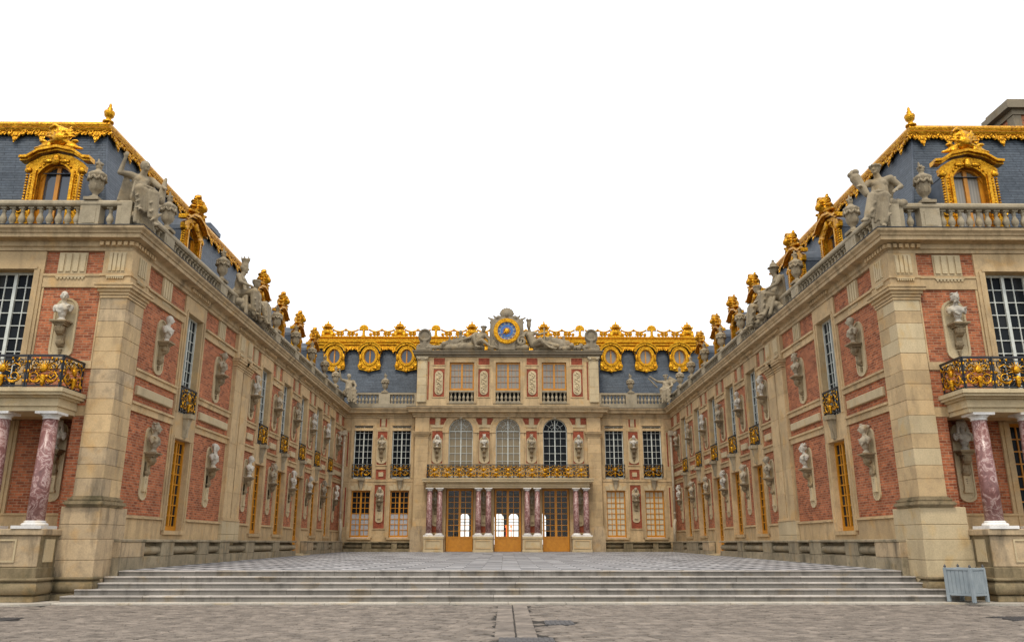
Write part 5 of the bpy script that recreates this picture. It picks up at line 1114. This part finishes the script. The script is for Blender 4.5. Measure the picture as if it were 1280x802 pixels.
# reclining figures on the attic cornice
b = MB(); J = dict(pelvis=(0, 0, .3), chest=(.3, -.02, .75), head=(.52, .02, 1.3), shL=(.08, 0, 1.0), shR=(.58, 0, .95), elL=(-.3, .1, .75), elR=(.85, .05, .62), haL=(-.68, .18, .62), haR=(.85, .2, .25), knL=(-.05, .5, .75), knR=(.45, .5, .5), anL=(.1, .62, .12), anR=(.95, .55, .1), toL=(.3, .75, .06), toR=(1.2, .65, .06))
figure(b, J, 1.3, True, .2, 'laurel', 3); b.ball((-.4, 0, .2), (.9, .35, .28), 10); b.ball((-1.3, 0, .16), (.6, .3, .22), 10); b.cap((.95, -.05, .1), .2, (1.25, 0, .9), .12)
for i in range(14): b.ball((-1.9 + .15 * i, .15 * math.sin(i * 2), .25 + .12 * math.sin(i * 1.3)), .16, 7)
b.cap((-.7, .1, .2), .14, (-.8, .15, .9), .09); b.ball((-.8, .2, 1.05), (.1, .12, .14), 8)
place('statue', b, Matrix.Translation(fa.P(-2.55, .05, 15.64)) @ Matrix.Rotation(R(180), 4, 'Z') @ Matrix.Scale(-1, 4, (1, 0, 0)) @ Matrix.Scale(1.32, 4), 'muscular reclining stone man leaning against the clock, trophies trailing behind him', group='figures on the clock attic')
b = MB(); J = dict(pelvis=(0, 0, .42), chest=(-.22, -.02, .95), head=(-.3, .05, 1.6), shL=(-.48, 0, 1.2), shR=(.0, 0, 1.2), elL=(-.75, .1, .9), elR=(.35, .1, 1.05), haL=(-.8, .25, .55), haR=(.7, .15, 1.15), knL=(.4, .5, .6), knR=(.55, .45, .45), anL=(.95, .5, .15), anR=(1.15, .45, .1), toL=(1.2, .55, .05), toR=(1.4, .5, .05))
figure(b, J, 1.25, False, -.1, 'crown', 4); b.ball((.9, -.1, .3), (1.0, .3, .3), 10); b.ball((-.7, 0, .2), (.45, .3, .25), 9); b.tube(spiral(-.75, .6, .32, .1, 1, 1.2, .2), .1, 7); b.box(.62, .72, .05, .25, .5, 1.45)
for i in range(15): b.ball((.9 + .15 * i, .15 * math.sin(i * 2), .22 + .13 * math.cos(i * 1.3)), .16, 7)
place('statue', b, Matrix.Translation(fa.P(1.95, .05, 15.64)) @ Matrix.Rotation(R(180), 4, 'Z') @ Matrix.Scale(-1, 4, (1, 0, 0)) @ Matrix.Scale(1.2, 4), 'crowned draped stone woman reclining beside the clock with outstretched leg', group='figures on the clock attic')
b = MB()
for i in range(24): b.ball((-.95 + .085 * i, .12 * math.sin(i * 2.3), .16 + .1 * abs(math.sin(i * 1.1))), (.14, .13, .13), 7)
TROPHY = sculpt('carved_foliage', b, 'stone_dark', .04, 1)
b = MB()
for i in range(30): b.ball((-1.15 + .08 * i, .16 * math.sin(i * 2.3), .2 + .5 * abs(math.sin(i * 1.13)) * (1 - abs(i - 15) / 26)), (.2, .16, .2), 7); b.cap((-1.1 + .075 * i, .1, .1), .07, (-1.0 + .07 * i + .2 * math.sin(i), .12, .55 + .3 * math.sin(i * 2.1)), .05, 6)
TROPHY2 = sculpt('carved_trophy', b, 'stone_dark', .035, 1)
b = MB(); b.box(-.6, .6, -.3, .3, 0, .12); b.ball((0, 0, 1.22), (.46, .12, .46), 14); b.ring([(.5 * x, .5 * z + 1.22) for x, z in circ(1.0)], [(.36 * x, .36 * z + 1.22) for x, z in circ(1.0)], -.05, .2)
for s in (-1, 1): b.tube([(s * x, y, z) for x, y, z in spiral(.36, .32, .26, .06, 2.4, 1.3, .05)], .1, 7); b.cap((s * .2, 0, .2), .14, (s * .3, 0, .8), .09); b.ball((s * .5, .05, .22), .16, 8); b.cap((s * .3, 0, .75), .1, (s * .42, 0, 1.0), .08)
b.cap((0, .05, .1), .2, (0, .05, .8), .16); SHIELD = sculpt('carved_shield', b, 'stone_dark', .035, 1)
for s in (-1, 1):
    sd_ = 'planter-side wing' if s > 0 else 'planterless wing'
    tag(link('carved_shield', SHIELD, None, fa.M(s * 6.35, -.05, 15.64)), 'grey stone shield on scrolls at the end of the clock attic towards %s' % sd_, 'sculpture', 'shields on the clock attic')
    tag(link('carved_foliage', TROPHY, None, fa.M(s * 4.85, -.02, 15.62, 1.3)), 'low heap of carved grey stone foliage on the attic cornice towards %s' % sd_, 'sculpture', 'carved foliage on the clock attic')
    tag(link('carved_trophy', TROPHY2, None, fa.M(s * 3.3, -.15, 15.62) @ Matrix.Diagonal((1.15, 1, 1.45, 1))), 'grey carved trophy heap behind the reclining figure, clock attic, towards %s' % sd_, 'sculpture', 'carved trophies on the clock attic')

# ------------------------------------------------------------------ parapet statues
def rotm(loc, ang, sc=1.0): return Matrix.Translation(loc) @ Matrix.Rotation(ang, 4, 'Z') @ Matrix.Scale(sc, 4)
GS = 'seated statues on the parapets'
b = MB(); figure(b, seated(1.22, shR=(.25, -.05, .74), elR=(.5, -.02, .72), haR=(.44, .05, 1.1), elL=(-.4, .2, .5), haL=(-.42, .42, .42), head=(-.03, .08, 1.0), knL=(-.2, .55, .12), anL=(-.28, .6, -.62), toL=(-.32, .76, -.7), knR=(.12, .5, .2), anR=(.05, .48, -.3), toR=(.08, .66, -.36)), 1.22, False, .25, 'bun', 1)
b.cap((-.48, .45, .1), .14, (-.58, .4, .85), .05)
for i in range(8): b.cap((.42 - .03 * i, -.12, .85 - .05 * i), .05, (.5 - .05 * i, -.25, .1 - .02 * (i % 3)), .06)
b.ball((-.02, .1, -.45), (.3, .3, .2), 9)
for i in range(6): b.cap((.1 - .08 * i, .3, -.1), .07, (.12 - .1 * i, .42, -.7 - .03 * i), .06)
place('statue', b, rotm((-12.28, 24.3, 12.3), R(180 + 38), 1.1), 'draped seated woman with one arm raised, corner parapet of planterless wing', voxel=.022, group=GS)
b = MB(); figure(b, seated(1.22, shL=(-.25, -.03, .74), elL=(-.46, -.1, .5), haL=(-.36, .12, .36), elR=(.4, .2, .52), haR=(.42, .38, .5), head=(.05, .02, 1.02), knR=(.16, .56, .1), anR=(.34, .82, -.55), toR=(.42, .98, -.62), knL=(-.1, .48, .1), anL=(-.02, .5, -.66), toL=(.0, .66, -.72)), 1.22, False, -.3, 'laurel', 2)
b.cap((.36, .4, .36), .1, (.62, .36, .95), .17)
for i in range(9): b.ball((.66 + .1 * math.cos(i * 2.2), .36 + .1 * math.sin(i * 2.2), 1.08 + .06 * (i % 3)), .085, 7)
for i in range(6): b.ball((-.2 - .07 * i, -.05 * i + .05, .06 + .03 * (i % 2)), .14, 8)
place('statue', b, rotm((12.3, 24.32, 12.3), R(180 - 30), 1.1), 'seated woman holding a horn of plenty on the corner parapet above the grey planter', voxel=.022, group=GS)
for sg in (-1, 1):
    f_ = FL_ if sg < 0 else FR_; d1 = 'crown' if sg < 0 else 'helmet'
    b = MB(); figure(b, seated(1.28, head=(0, .06, 1.02), anL=(-.2, .58, -.5), anR=(.15, .52, -.5), toL=(-.22, .74, -.56), toR=(.17, .68, -.56)), 1.28, False, .0, d1, 5); [b.ball((.32 * math.cos(i * 2.4), .05 + .28 * math.sin(i * 2.4), -.25 - .06 * i), (.3, .3, .2), 8) for i in range(8)]; [b.cap((-.4 + .11 * i, .3 + .12 * math.sin(i), .0), .07, (-.48 + .13 * i, .55 + .2 * math.sin(i * 1.7), -.72), .08) for i in range(8)]
    place('statue', b, f_.M(10.8, -.1, 12.3, 1.1), 'seated stone figure in %s on the parapet above pilaster pair, %s' % ('tall mural crown' if sg < 0 else 'brimmed helmet', WN(sg)), group=GS)
    b = MB(); figure(b, seated(1.22, chest=(.1, .05, .55), head=(.25, .15, .95), shR=(.34, .05, .7), shL=(-.12, .02, .72), elR=(.5, .25, .4), haR=(.55, .5, .1), anL=(-.2, .6, -.55), anR=(.3, .6, -.5), toL=(-.25, .75, -.6), toR=(.36, .75, -.56)), 1.22, False, -.4 * sg, 'laurel', 6); [b.ball((.4 * math.cos(i * 2.4), .05 + .3 * math.sin(i * 2.4), -.25 - .06 * i), (.34, .3, .2), 8) for i in range(8)]
    for i in range(9): b.cap((.5 - .1 * i, -.1, .3), .1, (.7 - .13 * i, .5, -.5 - .03 * (i % 3)), .1)
    place('statue', b, f_.M(12.6, -.1, 12.25, 1.1), 'leaning draped stone figure beside the %s seated figure of %s' % ('crowned' if sg < 0 else 'helmeted', WN(sg)), group=GS)
    b = MB(); figure(b, seated(1.2, elR=(.5, .1, .75), haR=(.6, .2, 1.15) if sg < 0 else (.75, .3, .95), anL=(-.25, .6, -.6), toL=(-.3, .75, -.66), anR=(.1, .5, -.5), toR=(.12, .66, -.56)), 1.2, False, .3, 'laurel' if sg > 0 else 'bun', 7); b.box(-.3, .3, -.3, .3, -.2, .1)
    if sg > 0: b.cap((.6, .2, .5), .06, (1.1, .5, 1.1), .03); b.prism([(-.75, .9), (-.1, .5), (.1, .8), (-.2, 1.25)], -.25, -.15)
    place('statue', b, rotm((sg * 11.95, 59.05, 12.35), R(180 - 25 * sg), 1.12), 'seated stone figure %s, rear parapet corner of %s' % ('with raised torch' if sg < 0 else 'with wings', WN(sg)), group=GS)

# ------------------------------------------------------------------ grey planter box on the right
px, py, pz = 12.5, 23.3, .045; S = .34; H0 = .17; H1 = .9; ang = R(33)
pm = rotm((px, py - .35, pz), ang); pl = tag(link('planter_box', None, None, pm), 'grey painted square wooden planter box standing at the stair corner', 'planter')
def pp_(name, mb, mat): return link(name, mb.mesh(name, mat), pl, pm)
for sx in (-1, 1):
    for sy in (-1, 1): pp_('corner_post', MB().cbox(sx * S - .045, sx * S + .045, sy * S - .045, sy * S + .045, 0, H1, .01), 'planter'); pp_('finial', MB().lathe([(.02, 0), (.035, .02), (.035, .04), (.02, .065), (.004, .09)], (sx * S, sy * S, H1), 10), 'cover')
for k_ in range(4):
    mt = pm @ Matrix.Rotation(R(90) * k_, 4, 'Z')
    for i in range(6): link('slat', MB().cbox(-S + .045 + i * .1085, -S + .045 + i * .1085 + .104, -S - .02, -S + .02, H0 + .06, H1 - .07, .008).mesh('slat', 'planter'), pl, mt)
    [link('rail', MB().cbox(-S + .045, S - .045, -S - .035, -S + .03, z_, z_ + .06, .006).mesh('rail', 'planter'), pl, mt) for z_ in (H0, H1 - .07)]
pp_('soil', MB().box(-S + .03, S - .03, -S + .03, S - .03, H0 + .02, H1 - .12), 'soil')
